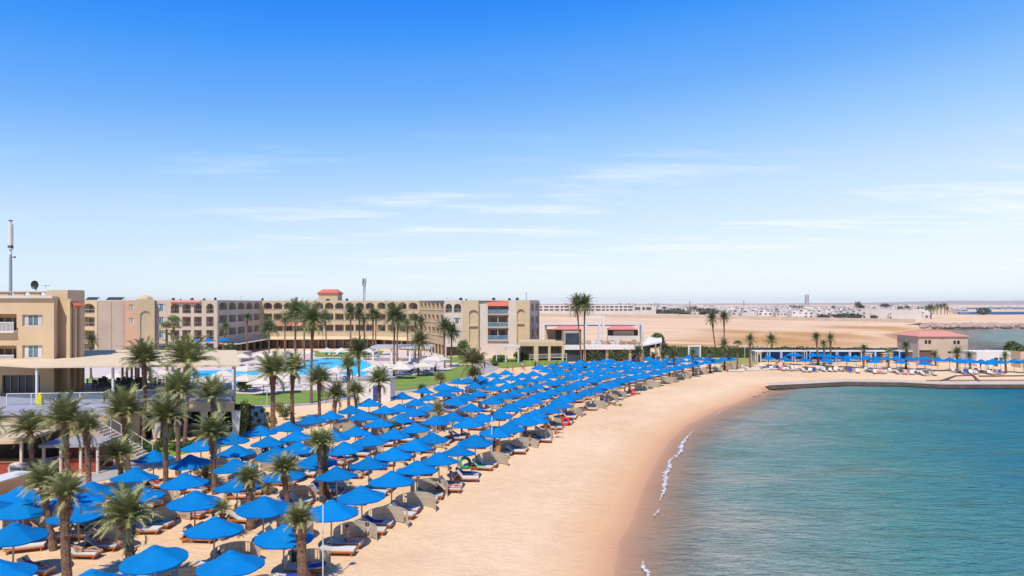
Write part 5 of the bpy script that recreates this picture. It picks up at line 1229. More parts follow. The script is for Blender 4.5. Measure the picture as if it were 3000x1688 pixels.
m=MB(); m.bar((px(1700),Yf-1,zz(1006)),(px(1880),Yf-1,zz(1006)),.06,.06)
for i in range(24): u=px(1700)+(px(1880)-px(1700))*i/23; m.bar((u,Yf-1,zz(1010)),(u,Yf-1,zz(1006)),.04,.04)
m.build('terrace_rail',M['wood_pale'],rest)
# planters and furniture strip on the terrace
m=MB(); rg=random.Random(9)
for i in range(60): 
    x=px(rg.uniform(1702,1878)); y=Yf+rg.uniform(0,4); q=rg.uniform(.25,.5); m.box(x-q,x+q,y-q,y+q,zz(1010),zz(1010)+rg.uniform(.4,1.0),rg.randrange(3))
m.build('terrace_furniture',[M['wood_pale'],M['cushion'],M['wall_peach']],rest); 
bpy.data.objects['terrace_furniture']['kind']='stuff'
def portal(p0,p1,ytop,Y,w,name='portal_frame',y0=1008,d=.6,mat='wall_white'):
    m=MB(); x0,x1=PD(p0,Y),PD(p1,Y); z1=ZD(ytop,Y); zb=zz(1010); m.box(x0,x0+w,Y,Y+d,zb,z1); m.box(x1-w,x1,Y,Y+d,zb,z1); m.box(x0+w,x1-w,Y+.002,Y+d-.002,z1-w,z1); m.build(name,M[mat],rest)
portal(1588,1885,946,180,.55,d=1.5); portal(1596,1879,950,190,.5,d=.5); portal(1712,1771,926,176,.5,d=.6); portal(1714,1759,942,172,.5,d=.8)
m=MB(); Y=181; m.box(PD(1600,Y),PD(1876,Y),Y+.2,Y+9,ZD(953,Y),ZD(949,Y)); m.build('upper_canopy',M['wall_white'],rest)
def prof(p0,p1,ye,yr,Y,name='pink_roof',dp=6):
    m=MB(); x0,x1=PD(p0,Y),PD(p1,Y); ze,zr=ZD(ye,Y),ZD(yr,Y); c=[(x0,Y),(x1,Y),(x1,Y+dp),(x0,Y+dp)]; t=[(x0+1.6,Y+dp*.4),(x1-1.6,Y+dp*.4),(x1-1.6,Y+dp*.6),(x0+1.6,Y+dp*.6)]
    for i in range(4): m.quad((*c[i],ze),(*c[(i+1)%4],ze),(*t[(i+1)%4],zr),(*t[i],zr))
    m.quad(*[(*q,zr) for q in t]); m.quad(*[(*q,ze-.1) for q in c]); m.build(name,M['tile_pink'],rest)
prof(1626,1706,966,956,174); prof(1784,1871,966,956,174)
m=MB(); Y=175.5; m.box(PD(1629,Y),PD(1703,Y),Y,Y+4,zz(1008),ZD(967,Y)); m.box(PD(1786,Y),PD(1869,Y),Y,Y+4,zz(990),ZD(967,Y)); m.build('dark_bar_room',M['cloth_f'],rest)
m=MB(); m.box(PD(1797,175),PD(1858,175),175.3,175.45,ZD(983,175),ZD(969,175)); m.build('roller_shutter',M['wall_mauve_and_shade'],rest)
m=MB(); m.box(PD(1779,174),PD(1872,174),173,174.5,zz(1010),ZD(984,174)); m.build('bar_counter',M['wall_light'],rest)
m=MB(); m.box(PD(1600,186),PD(1640,186),186,187,zz(1010),ZD(965,186)); m.build('side_room',M['wall_yellow'],rest)
m=MB(); Y=171; m.add([(PD(1878,168),167,ZD(1012,168)),(PD(1937,173),172,ZD(1000,173)),(PD(1938,180),180,ZD(984,180)),(PD(1902,180),180,ZD(984,180)),(PD(1878,168),167,ZD(1015,168)),(PD(1937,173),172,ZD(1004,173))],[(0,1,2,3),(0,4,5,1)]); m.build('corner_canopy',M['wall_white'],rest)
for p,Y in ((1921,172),(1936,173)):
    m=MB(); m.box(PD(p,Y)-.15,PD(p,Y)+.15,Y,Y+.3,0,ZD(1003,Y)); m.build('canopy_post',M['wall_white'],rest)
m=MB(); m.box(PD(1880,172),PD(1910,172),174,174.3,0,ZD(1012,172)); m.build('ground_room',M['glass_dark'],rest)
MB=_MB
# white gate frame by the hedge
Y=165; root=empty('white_gate_frame',(PD(2035,Y),Y,0),0,'white square gate frame standing before the hedge','gate frame'); w=(PD(2053,Y)-PD(2016,Y))/2; h=ZD(1012,Y)
m=MB(); m.box(-w,-w+.3,0,.4,0,h); m.box(w-.3,w,0,.4,0,h); m.box(-w+.3,w-.3,0,.38,h-.35,h-.01); m.build('frame',M['wall_white'],root); m=MB(); m.box(-w+.3,w-.3,.15,.2,1.7,h-.35); m.build('panel',M['glass_blue'],root)
# cabanas behind the right strip
cab=[(2228,1030,14,0),(2263,1028,18,1),(2300,1028,20,1),(2335,1028,16,1),(2385,1030,26,1),(2425,1030,24,1),(2462,1032,22,0),(2500,1034,22,1),(2535,1034,22,0),(2575,1035,22,0),(2645,1036,22,0)]
def cabana():
    root=empty('beach_cabana',(0,0,0),0,'cabana','cabana','flat roofed beach cabanas'); w,d,h=1.7,1.5,2.5
    m=MB(); m.box(-w-.1,w+.1,-d-.1,d+.1,h,h+.22); m.build('roof',M['wall_white'],root)
    for sx in (-1,1):
        for sy in (-1,1):
            m=MB(); m.box(sx*w-.07,sx*w+.07,sy*d-.07,sy*d+.07,0,h-.002); m.build('post',M['wall_white'],root)
    for (x0,x1,y0,y1) in ((-w+.1,w-.1,d-.14,d-.1),(-w+.05,-w+.5,-d+.0,-d+.05),(w-.5,w-.05,-d+.0,-d+.05)):
        m=MB(); n=10
        for i in range(n+1):
            t=i/n; x=x0+(x1-x0)*t; y=y0+.05*(i%2); m.v+=[(x,y,.15),(x,y,h-.05)]; m.t+=[.5,.5]
        for i in range(n): m.f.append((2*i,2*i+2,2*i+3,2*i+1)); m.m.append(0)
        m.build('curtain',M['curtain'],root)
    m=MB(); m.box(-w+.3,w-.3,-.3,d-.3,.3,.55); m.build('daybed',M['cushion'],root)
    return Proto(root)
cb=cabana()
for i,(x,y,w,k) in enumerate(cab): cb.place((PD(x,168),168,0),rng.uniform(-.04,.04),'white roofed cabana with blue curtains, %s from the left before the hedge'%ordn(i+1),'cabanas along the hedge')
for j,(x,w,hh) in enumerate([(2224,14,1033),(2545,20,1036),(2600,24,1037)]):
    m=MB(); root=empty('beach_hut',(PD(x,166),166,0),0,['small grey beach hut left of the first cabana','small beige hut with dark doorway behind the far right parasols','wider beige hut behind the far right parasols'][j],'hut'); q=w*166/FP/2; h=ZD(hh,166)
    m.box(-q,q,0,3,0,h); m.build('wall',M['wall_mauve_and_shade' if j==0 else 'wall_tan'],root); m=MB(); m.box(-q-.15,q+.15,-.15,3.15,h,h+.15); m.build('roof',M['wall_light'],root); m=MB(); m.box(-q*.4,q*.4,-.04,-.005,0,h*.8); m.build('doorway',M['glass_dark'],root)
# red roofed house
Y=164; root=empty('red_roofed_house',(PD(2763,Y),Y,0),0,'two storey beige house with red hipped roof by the quay','house')
a=(PD(2836,Y)-PD(2691,Y))/2; zt=ZD(985,Y); x_=lambda p:PD(p,Y)-PD(2763,Y)
f=Fac((-a,0),(a,0)); s=lambda p:x_(p)+a
ops=[(s(2709),s(2717),ZD(1008,Y),ZD(997,Y)),(s(2719.5),s(2728),ZD(1008,Y),ZD(997,Y)),(s(2793.5),s(2801),ZD(1009,Y),ZD(998,Y)),(s(2804),s(2812.5),ZD(1009,Y),ZD(998,Y)),(s(2693),s(2731),0,ZD(1026,Y))]+[(s(2777+14*i),s(2788+14*i),ZD(1035,Y),ZD(1030,Y)) for i in range(4)]+[(s(2760),s(2763.5),ZD(995,Y),ZD(992,Y))]
m=MB(); f.wall(m,0,zt,ops,.3); m.quad((a,0,0),(a,9,0),(a,9,zt),(a,0,zt)); m.quad((-a,9,0),(-a,0,0),(-a,0,zt),(-a,9,zt)); m.quad((a,9,0),(-a,9,0),(-a,9,zt),(a,9,zt)); m.build('wall',M['house_beige'],root)
for o in ops: f.window(o,root,dep=.28,mats=[M['glass_dark'],M['glass_dark'],M['glass_dark']],curtain=False) if o[3]-o[2]<2 else None
m=MB(); o=ops[4]; m.quad((o[0]-a,.31,0),(o[1]-a,.31,0),(o[1]-a,.31,o[3]),(o[0]-a,.31,o[3])); m.build('garage_door',M['door_brown'],root)
m=MB(); e=.35; c=[(-a-e,-e),(a+e,-e),(a+e,9+e),(-a-e,9+e)]; t=[(-a+2.6,4),(a-2.6,4),(a-2.6,5),(-a+2.6,5)]; zr=ZD(970,Y+4)
for i in range(4): m.quad((*c[i],zt),(*c[(i+1)%4],zt),(*t[(i+1)%4],zr),(*t[i],zr))
m.quad(*[(*q,zr) for q in t]); m.box(-a-e+.01,a+e-.01,-e+.01,9+e-.01,zt-.15,zt-.003); m.build('roof',M['tile_soft'],root)
Y=155; root=empty('white_beach_building',(PD(2925,Y),Y,0),0,'long low white building with two dark windows right of the red roofed house','building'); a=(PD(2991,Y)-PD(2864,Y))/2; f=Fac((-a,0),(a,0)); zt=ZD(1033,Y); s=lambda p:PD(p,Y)-PD(2925,Y)+a
ops=[(s(2912),s(2925),0,ZD(1048,Y)),(s(2928),s(2940),ZD(1060,Y),ZD(1048,Y))]
m=MB(); f.wall(m,0,zt,ops,.3); m.quad((a,0,0),(a,6,0),(a,6,zt),(a,0,zt)); m.quad((-a,6,0),(-a,0,0),(-a,0,zt),(-a,6,zt)); m.build('wall',M['wall_white'],root); m=MB(); m.box(-a-.1,a+.1,.05,6,zt,zt+.15); m.build('roof',M['wall_white'],root)
for o in ops: f.window(o,root,dep=.28,mats=[M['glass_dark'],M['grey'],M['grey']],curtain=False)
Y=152; root=empty('beige_wall_building',(PD(3010,Y),Y,0),0,'beige building corner with dark doorway at the right edge','building'); f=Fac((PD(2990,Y)-PD(3010,Y),0),(6,0)); m=MB(); o=[(.8,2.2,0,1.9)]; f.wall(m,0,ZD(1030,Y),o,.3); m.quad(f.pt(0,0,-4),f.pt(0,0),f.pt(0,ZD(1030,Y)),f.pt(0,ZD(1030,Y),-4)); m.build('wall',M['wall_tan'],root); f.window(o[0],root,mats=[M['glass_dark'],M['wall_tan'],M['grey']],curtain=False,name='doorway')
# ---------------------------------------------------------------- quay
qt=[P(x,y,.02) for x,y in [(2252,1130),(2340,1126),(2480,1119),(2640,1121),(2760,1127),(3000,1127),(3500,1127)]]
qr=empty('quay',(qt[2][0],qt[2][1],0),0,'concrete quay edge with dark weathered face along the lagoon','quay')
m=MB(); n=len(qt); bk=[(x+.5,y+3.4+i*.5) for i,(x,y) in enumerate(qt)]
o0=Vector((qt[2][0],qt[2][1],0)); V=lambda p,z:(p[0]-o0.x,p[1]-o0.y,z)
for i in range(n-1): m.quad(V(qt[i],.06),V(qt[i+1],.06),V(bk[i+1],.06),V(bk[i],.06))
m.build('walkway',M['concrete'],qr)
m=MB()
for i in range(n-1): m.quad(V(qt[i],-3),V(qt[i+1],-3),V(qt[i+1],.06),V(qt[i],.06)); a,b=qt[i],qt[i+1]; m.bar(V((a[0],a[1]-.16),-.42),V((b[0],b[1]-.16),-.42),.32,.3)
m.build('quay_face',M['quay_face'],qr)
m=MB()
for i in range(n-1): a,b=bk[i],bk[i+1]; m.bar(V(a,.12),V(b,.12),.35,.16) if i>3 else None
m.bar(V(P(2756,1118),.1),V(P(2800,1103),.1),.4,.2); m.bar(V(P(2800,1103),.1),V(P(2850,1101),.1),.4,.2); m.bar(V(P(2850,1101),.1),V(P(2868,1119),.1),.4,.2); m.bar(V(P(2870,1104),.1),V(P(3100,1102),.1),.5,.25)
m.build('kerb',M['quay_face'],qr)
# rocks
def rockmesh(seed):
    bm=bmesh.new(); bmesh.ops.create_icosphere(bm,subdivisions=2,radius=1); rg=random.Random(seed)
    for v in bm.verts: v.co*=rg.uniform(.78,1.15); v.co.z*=.65
    me=bpy.data.meshes.new('boulder'); bm.to_mesh(me); bm.free(); me.materials.append(M['stone']); return me
RM=[rockmesh(i) for i in range(5)]
rk=[]
for i in range(150):
    t=rng.random(); x=2700+t*420+rng.uniform(-10,10); y=959.5-2.5*math.sin(t*6)*.3-rng.choice([0,2.2,4.4,6.6])+rng.uniform(-.8,.8)
    rk.append((x,y))
for i,(x,y) in enumerate(sorted(rk)):
    X,Y=P(x,y); o=bpy.data.objects.new('boulder',RM[i%5]); COL.objects.link(o); o.location=(X,Y,.3); q=rng.uniform(1.0,2.6); o.scale=(q*1.3,q,q); o.rotation_euler=(0,0,rng.uniform(0,6)); tag(o,'pale boulder in the breakwater across the far lagoon','boulder','boulders of the breakwater')
m=MB(); pts=[P(x,958-3.2,0) for x in range(2700,3200,25)]
for i in range(len(pts)-1): m.quad((pts[i][0],pts[i][1]-14,-1),(pts[i+1][0],pts[i+1][1]-14,-1),(pts[i+1][0],pts[i+1][1],1.6),(pts[i][0],pts[i][1],1.6)); m.quad((pts[i][0],pts[i][1],1.6),(pts[i+1][0],pts[i+1][1],1.6),(pts[i+1][0],pts[i+1][1]+30,-.5),(pts[i][0],pts[i][1]+30,-.5))
tag(m.build('breakwater_bank',M['stone']),'stony bank of the breakwater across the far lagoon','breakwater')
for i,(x,y) in enumerate([(2262,1139),(2272,1141),(2281,1138),(2252,1147),(2238,1150),(2276,1151),(2225,1160),(2262,1132),(2244,1137),(2290,1140),(2210,1163),(2234,1141)]):
    X,Y=P(x,y,WL); o=bpy.data.objects.new('boulder',RM[i%5]); COL.objects.link(o); q=rng.uniform(.12,.32); o.location=(X,Y,WL+.05); o.scale=(q*1.4,q,q*.7); tag(o,'small dark rock at the shore end of the quay','rock','small rocks at the quay end')
# ---------------------------------------------------------------- distant town
def house_mesh(kind,seed):
    rg=random.Random(seed); m=MB()
    if kind=='villa':
        w=rg.uniform(9,15); h=rg.uniform(3.4,6.6)
        m.box(-w/2,w/2,0,9,0,h,0); m.box(-w/2+rg.uniform(0,2),w*.1,1,8,h,h+rg.uniform(2,3.2),0)
        for k in range(int(h//3)):
            for i in range(3): x=-w/2+w*(i+.5)/3+rg.uniform(-.5,.5); q=rg.uniform(.5,1.3); m.box(x-q,x+q,-.03,0,k*3+.5+(.5 if k else 0),k*3+2.6,1)
        m.box(-w*.35,-w*.15,.97,1,h+.4,h+1.8,1)
    elif kind=='block':
        w=rg.uniform(26,44); h=9.5; m.box(-w/2,w/2,0,14,0,h,0)
        n=int(w/4)
        for k in range(3):
            for i in range(n):
                x=-w/2+w*(i+.5)/n; m.box(x-1.1,x+1.1,-.05,0,k*3.1+.7,k*3.1+2.6,1)
        m.box(-w*.2,-w*.05,3,9,h,h+2.5,0)
    return m
TH=[house_mesh('villa',i).build('town_house',[M['wall_town'],M['town_hole']]).data for i in range(7)]+[house_mesh('block',50+i).build('town_block',[M['wall_town'],M['town_hole']]).data for i in range(3)]
for o in [o for o in bpy.data.objects if o.name.startswith(('town_house','town_block'))]: bpy.data.objects.remove(o)
# long resort wings at the desert edge
def wing(p0,p1,yb,h,label,floors=2,seed=1,towers=()):
    Y=28700/(yb-889); x0,x1=PD(p0,Y),PD(p1,Y); root=empty('resort_wing',((x0+x1)/2,Y,0),0,label,'building'); L=x1-x0; f=Fac((-L/2,0),(L/2,0)); ops=[]; rg=random.Random(seed); fh=h/floors; u=2
    while u<L-5:
        w=rg.uniform(3.2,6.5); 
        for k in range(1,floors): ops.append((u,u+w,k*fh+.6,k*fh+fh*.72))
        u+=w+rg.uniform(1.2,2.4)
    m=MB(); f.wall(m,0,h,ops,.8); m.box(-L/2,L/2,.9,14,h-.3,h-.01); 
    for t in towers: x=(t-.5)*L; m.box(x-2.4,x+2.4,1,7,h-.005,h+3.2,0); m.box(x-1,x+1,.95,1,h+.8,h+2.4,1)
    m.build('wall',[M['wall_town'],M['town_hole']],root)
    for i,o in enumerate(ops):
        if i<90: 
            m=MB(); m.quad(f.pt(o[0],o[2],-.75),f.pt(o[1],o[2],-.75),f.pt(o[1],o[3],-.75),f.pt(o[0],o[3],-.75)); m.build('window',M['town_hole'],root)
wing(1576,1852,921,11.5,'long low cream resort wing beyond the desert behind the twin tall palms',3,1,(.02,.3,.58,.88,.97))
wing(1855,1922,924,11,'shorter cream resort wing right of the long one beyond the desert',2,2,(.1,.8))
tn=0
def near_free(x): return True
spots=[]
rg=random.Random(21)
for k in range(110):
    x=rg.uniform(2150,2720); y=rg.uniform(929,936) if rg.random()<.35 else rg.uniform(905,926); spots.append((x,y,rg.randrange(7)))
for k in range(90): x=rg.uniform(1925,2300); spots.append((x,rg.uniform(903,924),rg.randrange(7)))
for k in range(70): x=rg.uniform(2200,2730); spots.append((x,rg.uniform(900,908),rg.randrange(10)))
for k in range(26): x=rg.uniform(1560,2100); spots.append((x,rg.uniform(898,903.5),rg.randrange(10)))
for x in range(2150,2230,22): spots.append((x,930,3+x%3))
for x in range(2240,2640,17): spots.append((x+rg.uniform(-3,3),934.5,x%7))
for i,(x,y,k) in enumerate(sorted(spots)):
    X,Y=P(x,y)
    if any(sdist(np.array([X]),np.array([Y]),q)[0]>-8 for q in POLYS[1:]): continue
    o=bpy.data.objects.new('town_block' if k>6 else 'town_house',TH[k]); COL.objects.link(o); o.location=(X,Y,0); o.rotation_euler=(0,0,rg.uniform(-.15,.15)); q=rg.uniform(.8,1.15); o.scale=(q,q,q*(.8 if Y>1500 else .95))
    tag(o,'white %s in the hazy town beyond the desert'%('flat roofed villa' if k<7 else 'long apartment block'),'house' if k<7 else 'building','villas of the distant town' if k<7 else 'blocks of the distant town')
# boundary wall of the desert plot
def bwall(a,b,h,label,mat):
    A=P(*a);B=P(*b); m=MB(); m.bar((A[0],A[1],h/2),(B[0],B[1],h/2),.6,h); tag(m.build('boundary_wall',mat),label,'wall')
bwall((1575,929),(1960,934),3.6,'grey brown boundary wall at the far side of the desert, left part',M['wall_mauve_and_shade']); bwall((1960,934),(2300,939.5),3.2,'grey brown boundary wall at the far side of the desert, middle part',M['wall_mauve_and_shade']); bwall((2300,939.5),(2680,947),3.0,'grey brown boundary wall at the far side of the desert, right part',M['wall_mauve_and_shade'])
bwall((2500,934),(2700,936.5),8.5,'long cream garden wall behind the right part of the desert',M['wall_town'])
# distant trees and palms
def farpalm(seed):
    root=empty('distant_palm',(0,0,0),0,'x','palm tree','distant palms of the town'); m=MB(); m.tube([(0,0,0),(.2,0,6)],[.35,.25],5); m.build('trunk',M['trunk'],root)
    c=bpy.data.objects.new('crown',crown_data(('far',seed))); COL.objects.link(c); c.parent=root; c.location=(.2,0,5.9); c.scale=(3.4,3.4,3.0); return Proto(root)
fpm=[farpalm(i) for i in range(3)]
dp=[(2316,912,1.3),(2326,913,1.3),(2333,912,1.2),(2342,914,1.2),(2350,913,1.3),(2358,914,1.1),(2368,915,1.1),(2376,915,1.1),(2442,920,1.3),(2635,921,1.2),(2642,921,1.2),(2655,921,1.4),(2662,922,1.2),(2690,921,1.1),(2702,921,1.1),(2715,922,1.3),(2722,922,1.2),(2736,922,1.2),(2745,921,1.6),(2757,922,1.6),(2768,921,1.7),(2776,922,1.2),(2728,936,1.6),(2035,924,1.3),(2022,925,1.2),(1975,923,1),(1990,924,1),(2050,925,1),(2560,920,1.1),(2530,921,1.2)]
for i,(x,y,sc) in enumerate(sorted(dp)):
    X,Y=P(x,y); fpm[i%3].place((X,Y,0),rng.uniform(0,6),'small dark date palm, %s from the left in the distant town'%ordn(i+1),None,sc)
for i,(x,y,w,h) in enumerate([(2513,922,9,19),(2523,922,9,14),(2443,920,9,8),(2595,908,22,14),(2620,907,18,12),(2180,931,13,6),(2240,931,7,6),(2258,931,7,5),(2290,924,30,6),(2410,926,10,7),(2480,935.5,26,5),(2420,935.5,12,5),(2405,935,8,4),(2510,937,8,4),(2880,924,20,10),(2560,936,9,4),(1985,920,40,7),(2030,922,40,7),(2065,923,26,8),(1940,920,32,6),(2090,920,26,7),(1950,912,22,8),(2010,910,26,9),(1905,910,20,8),(2570,921,12,6),(2600,922,12,6),(2150,912,20,8),(1780,905,30,8),(1700,903,40,8),(1620,904,40,8)]):
    X,Y=P(x,y); shrub(X,Y,0,w,h,M['tree_far'],'dark leafy tree, %s of those scattered through the distant town'%ordn(i+1),'tree','distant_tree',group='trees of the distant town',n=800,trunk=h>12)
for x,yb,yt,w,l in ((2364,900,862,9,'tall pale tower rising over the distant town'),(1922,905,888,9,'short grey tower left in the distant town'),(2021,905,880,1.6,'thin mast over the distant town, left one'),(2179,905,880,2.0,'thin mast over the distant town, middle one')):
    X,Y=P(x,yb); root=empty('distant_tower' if w>2.5 else 'distant_mast',(X,Y,0),0,l,'tower' if w>2.5 else 'mast'); h=ZD(yt,Y); m=MB(); m.tube([(0,0,0),(0,0,h*.9),(0,0,h)],[w,w*.9,w*.6],8); m.build('shaft',M['grey'],root)
# boats in the far blue water
def boat():
    root=empty('motor_boat',(0,0,WL),0,'b','boat','white boats far out'); m=MB(); m.add([(-6,-1.8,1.6),(4,-1.8,1.6),(8,0,2.0),(4,1.8,1.6),(-6,1.8,1.6),(-5.5,-1.2,0),(4,-1,0),(6.5,0,0),(4,1,0),(-5.5,1.2,0)],[(0,1,2,3,4),(0,5,6,1),(1,6,7,2),(2,7,8,3),(3,8,9,4),(4,9,5,0)]); m.build('hull',M['wall_white'],root); m=MB(); m.box(-4,2,-1.2,1.2,1.6,3.6); m.box(-3,1,-1,1,3.6,5); m.build('cabin',M['wall_white'],root); m=MB(); m.box(-3.8,1.9,-1.23,-1.2,2.3,3.1); m.build('cabin_window',M['glass_dark'],root); return Proto(root)
bt=boat()
for i,(x,y) in enumerate([(2812,917),(2826,919),(2800,916),(2908,906),(2940,905.5),(2958,906),(2985,905.5)]):
    X,Y=P(x,y,WL); bt.place((X,Y,WL),rng.uniform(-.4,.4),'white motor boat, %s of those moored in the far blue inlet'%ordn(i+1),None,1.6)
# hills on the horizon
hx=np.linspace(-9000,9500,150); hy=np.array([6800,7300,7800,8400])
def hz(X,Y):
    px_=1500+X*FP/7800; base=np.interp(px_,[-900,1500,2300,2560,2700,2820,2900,3100,3900],[3,7,14,24,36,46,42,52,60]); k=np.interp(Y,[6800,7300,7800,8400],[-.05,.6,1,.5])
    return base*k+4*fbm(X,Y,900,4)*np.clip(k,0,1)*.6-1,{}
hm=plain('hill_rock',(.34,.25,.20),.9,.2,.004)
tag(grid_obj('hills',hx,hy,hz,hm,None),kind='structure')
# ---------------------------------------------------------------- people
def limb_body(J,E,root='pelvis'):
    names=list(J); me=bpy.data.meshes.new('person_body'); me.from_pydata([J[n][0] for n in names],[(names.index(a),names.index(b)) for a,b in E],[])
    o=bpy.data.objects.new('tmp',me); COL.objects.link(o); sk=o.modifiers.new('s','SKIN'); 
    for i,n in enumerate(names): r=J[n][1]; me.skin_vertices[0].data[i].radius=r if hasattr(r,'__len__') else (r,r); me.skin_vertices[0].data[i].use_root=(n==root)
    sb=o.modifiers.new('u','SUBSURF'); sb.levels=sb.render_levels=1
    dg=bpy.context.evaluated_depsgraph_get(); nm=bpy.data.meshes.new_from_object(o.evaluated_get(dg)); bpy.data.objects.remove(o)
    nm.polygons.foreach_set('use_smooth',[True]*len(nm.polygons)); return nm
def person(pose,cloth,hat=None):
    root=empty('person',(0,0,0),0,'person','person')
    if pose=='stand': hip=.93; J={'pelvis':((0,0,.93),(.15,.10)),'belly':((0,0,1.08),(.13,.095)),'chest':((0,0,1.32),(.17,.105)),'neck':((0,0,1.48),.055),'head':((0,-.02,1.60),.095),'crown':((0,0,1.68),.085)}
    elif pose=='walk': J={'pelvis':((0,0,.92),(.15,.10)),'belly':((0,-.02,1.07),(.13,.095)),'chest':((0,-.04,1.31),(.17,.105)),'neck':((0,-.05,1.47),.055),'head':((0,-.08,1.59),.095),'crown':((0,-.06,1.67),.085)}
    elif pose=='sit': J={'pelvis':((0,0,.50),(.16,.12)),'belly':((-.02,0,.66),(.14,.10)),'chest':((-.03,0,.90),(.17,.105)),'neck':((-.02,0,1.06),.055),'head':((.02,0,1.18),.095),'crown':((0,0,1.26),.085)}
    else: J={'pelvis':((0,0,.50),(.12,.14)),'belly':((-.15,0,.52),(.10,.13)),'chest':((-.40,0,.62),(.11,.16)),'neck':((-.55,0,.71),.055),'head':((-.66,0,.79),.09),'crown':((-.73,0,.83),.08)}
    E=[('pelvis','belly'),('belly','chest'),('chest','neck'),('neck','head'),('head','crown')]
    for s,k in ((-1,'l'),(1,'r')):
        if pose in('stand','walk'):
            f=s*.28 if pose=='walk' else s*.03
            J.update({k+'h':((s*.09,0,.86),.085),k+'k':((s*.10,-f*.6,.49),.062),k+'a':((s*.10,-f+.05,.09),.04),k+'t':((s*.11,-f-.13,.035),.03),
                k+'s':((s*.19,0,1.41),.06),k+'e':((s*.25,f*.5+.02,1.14),.042),k+'w':((s*.25,f*.8-.06,.91),.03),k+'p':((s*.25,f*.9-.08,.82),(.035,.02))})
        elif pose=='sit':
            J.update({k+'h':((.08,s*.10,.47),.09),k+'k':((.46,s*.12,.58),.062),k+'a':((.72,s*.12,.46),.04),k+'t':((.86,s*.12,.50),.03),
                k+'s':((-.02,s*.19,1.0),.06),k+'e':((.05,s*.24,.76),.042),k+'w':((.28,s*.20,.66),.03),k+'p':((.36,s*.18,.64),(.03,.02))})
        else:
            J.update({k+'h':((.08,s*.10,.48),.085),k+'k':((.48,s*.13,.50+.06*(s+1)),.06),k+'a':((.86,s*.12,.45),.04),k+'t':((.92,s*.13,.55),.03),
                k+'s':((-.47,s*.19,.66),.06),k+'e':((-.26,s*.27,.50),.042),k+'w':((-.02,s*.24,.52),.03),k+'p':((.06,s*.22,.52),(.03,.02))})
        E+=[('pelvis',k+'h'),(k+'h',k+'k'),(k+'k',k+'a'),(k+'a',k+'t'),('chest',k+'s'),(k+'s',k+'e'),(k+'e',k+'w'),(k+'w',k+'p')]
        # five fingers
        w=Vector(J[k+'p'][0]); d=(w-Vector(J[k+'w'][0])).normalized(); sd=d.cross(Vector((0,1,0) if pose!='sit' else (0,0,1))); sd=sd.normalized() if sd.length>.1 else Vector((1,0,0))
        for q,(off,ln) in enumerate(((-.028,.07),(-.010,.08),(.010,.075),(.027,.06))):
            J['%sf%d'%(k,q)]=(tuple(w+sd*off+d*.03),.010); J['%sg%d'%(k,q)]=(tuple(w+sd*off*1.2+d*ln),.008); E+=[(k+'p','%sf%d'%(k,q)),('%sf%d'%(k,q),'%sg%d'%(k,q))]
        J[k+'th']=(tuple(w-sd*.045+d*.01),.010); E.append((k+'p',k+'th'))
    me=limb_body(J,E); me.materials.append(M['skin']); b=bpy.data.objects.new('body',me); COL.objects.link(b); b.parent=root
    H_=Vector(J['head'][0]); C_=Vector(J['crown'][0]); up=(C_-H_).normalized(); fwd=Vector((0,-1,0)) if pose in('stand','walk') else Vector((1,0,0)) if pose=='sit' else Vector((.5,0,.85))
    # hair cap, face features
    bm=bmesh.new(); bmesh.ops.create_uvsphere(bm,u_segments=10,v_segments=7,radius=.108)
    for v in bm.verts: v.co+=C_-up*.02-fwd*.025
    hm_=bpy.data.meshes.new('hair'); bm.to_mesh(hm_); bm.free(); hm_.materials.append(M[hat] if hat else M['hair']); ho=bpy.data.objects.new('sun_hat' if hat else 'hair',hm_); COL.objects.link(ho); ho.parent=root
    side=up.cross(fwd).normalized(); m=MB()
    for s in (-1,1): c=H_+fwd*.098+side*s*.035+up*.02; m.tube([c,c+fwd*.008],.012,6)
    m.bar(H_+fwd*.09-up*.045-side*.025,H_+fwd*.09-up*.045+side*.025,.02,.012); m.build('eyes_and_mouth',M['hair'],root)
    m=MB(); m.bar(H_+fwd*.09+up*.015,H_+fwd*.12-up*.02,.022,.02)
    for s in (-1,1): m.bar(H_+side*s*.095-up*.02,H_+side*s*.105+up*.03,.02,.03)
    m.build('nose_and_ears',M['skin'],root)
    # clothing
    m=MB(); P_=Vector(J['pelvis'][0]);B_=Vector(J['belly'][0]);Ch=Vector(J['chest'][0]); N_=Vector(J['neck'][0])
    def ring(c,ax,rx,ry,sidev,n=10):
        f_=ax.cross(sidev).normalized(); return [c+sidev*rx*math.cos(2*PI*i/n)+f_*ry*math.sin(2*PI*i/n) for i in range(n)]
    sv=Vector((1,0,0)) if pose in('stand','walk') else Vector((0,1,0)); ax=(Ch-P_).normalized()
    if cloth[1]=='dress': spec=[(P_-ax*.42 if pose in('stand','walk') else P_-ax*.05,.27,.22),(P_,.20,.15),(B_,.17,.13),(Ch,.21,.14),(N_-ax*.04,.12,.09)]
    elif cloth[1]=='shirt': spec=[(P_-ax*.03,.19,.14),(B_,.16,.125),(Ch,.205,.135),(N_-ax*.04,.12,.09)]
    else: spec=[(P_-ax*.10,.19,.14),(P_,.185,.14),(P_+ax*.06,.165,.13)]
    for c,rx,ry in spec:
        for v in ring(c,ax,rx,ry,sv): m.v.append(tuple(v)); m.t.append(.5)
    for i in range(len(spec)-1):
        for j in range(10): m.f.append((i*10+j,i*10+(j+1)%10,(i+1)*10+(j+1)%10,(i+1)*10+j)); m.m.append(0)
    m.build({'dress':'dress','shirt':'shirt'}.get(cloth[1],'swim_shorts'),M[cloth[0]],root,smooth=True)
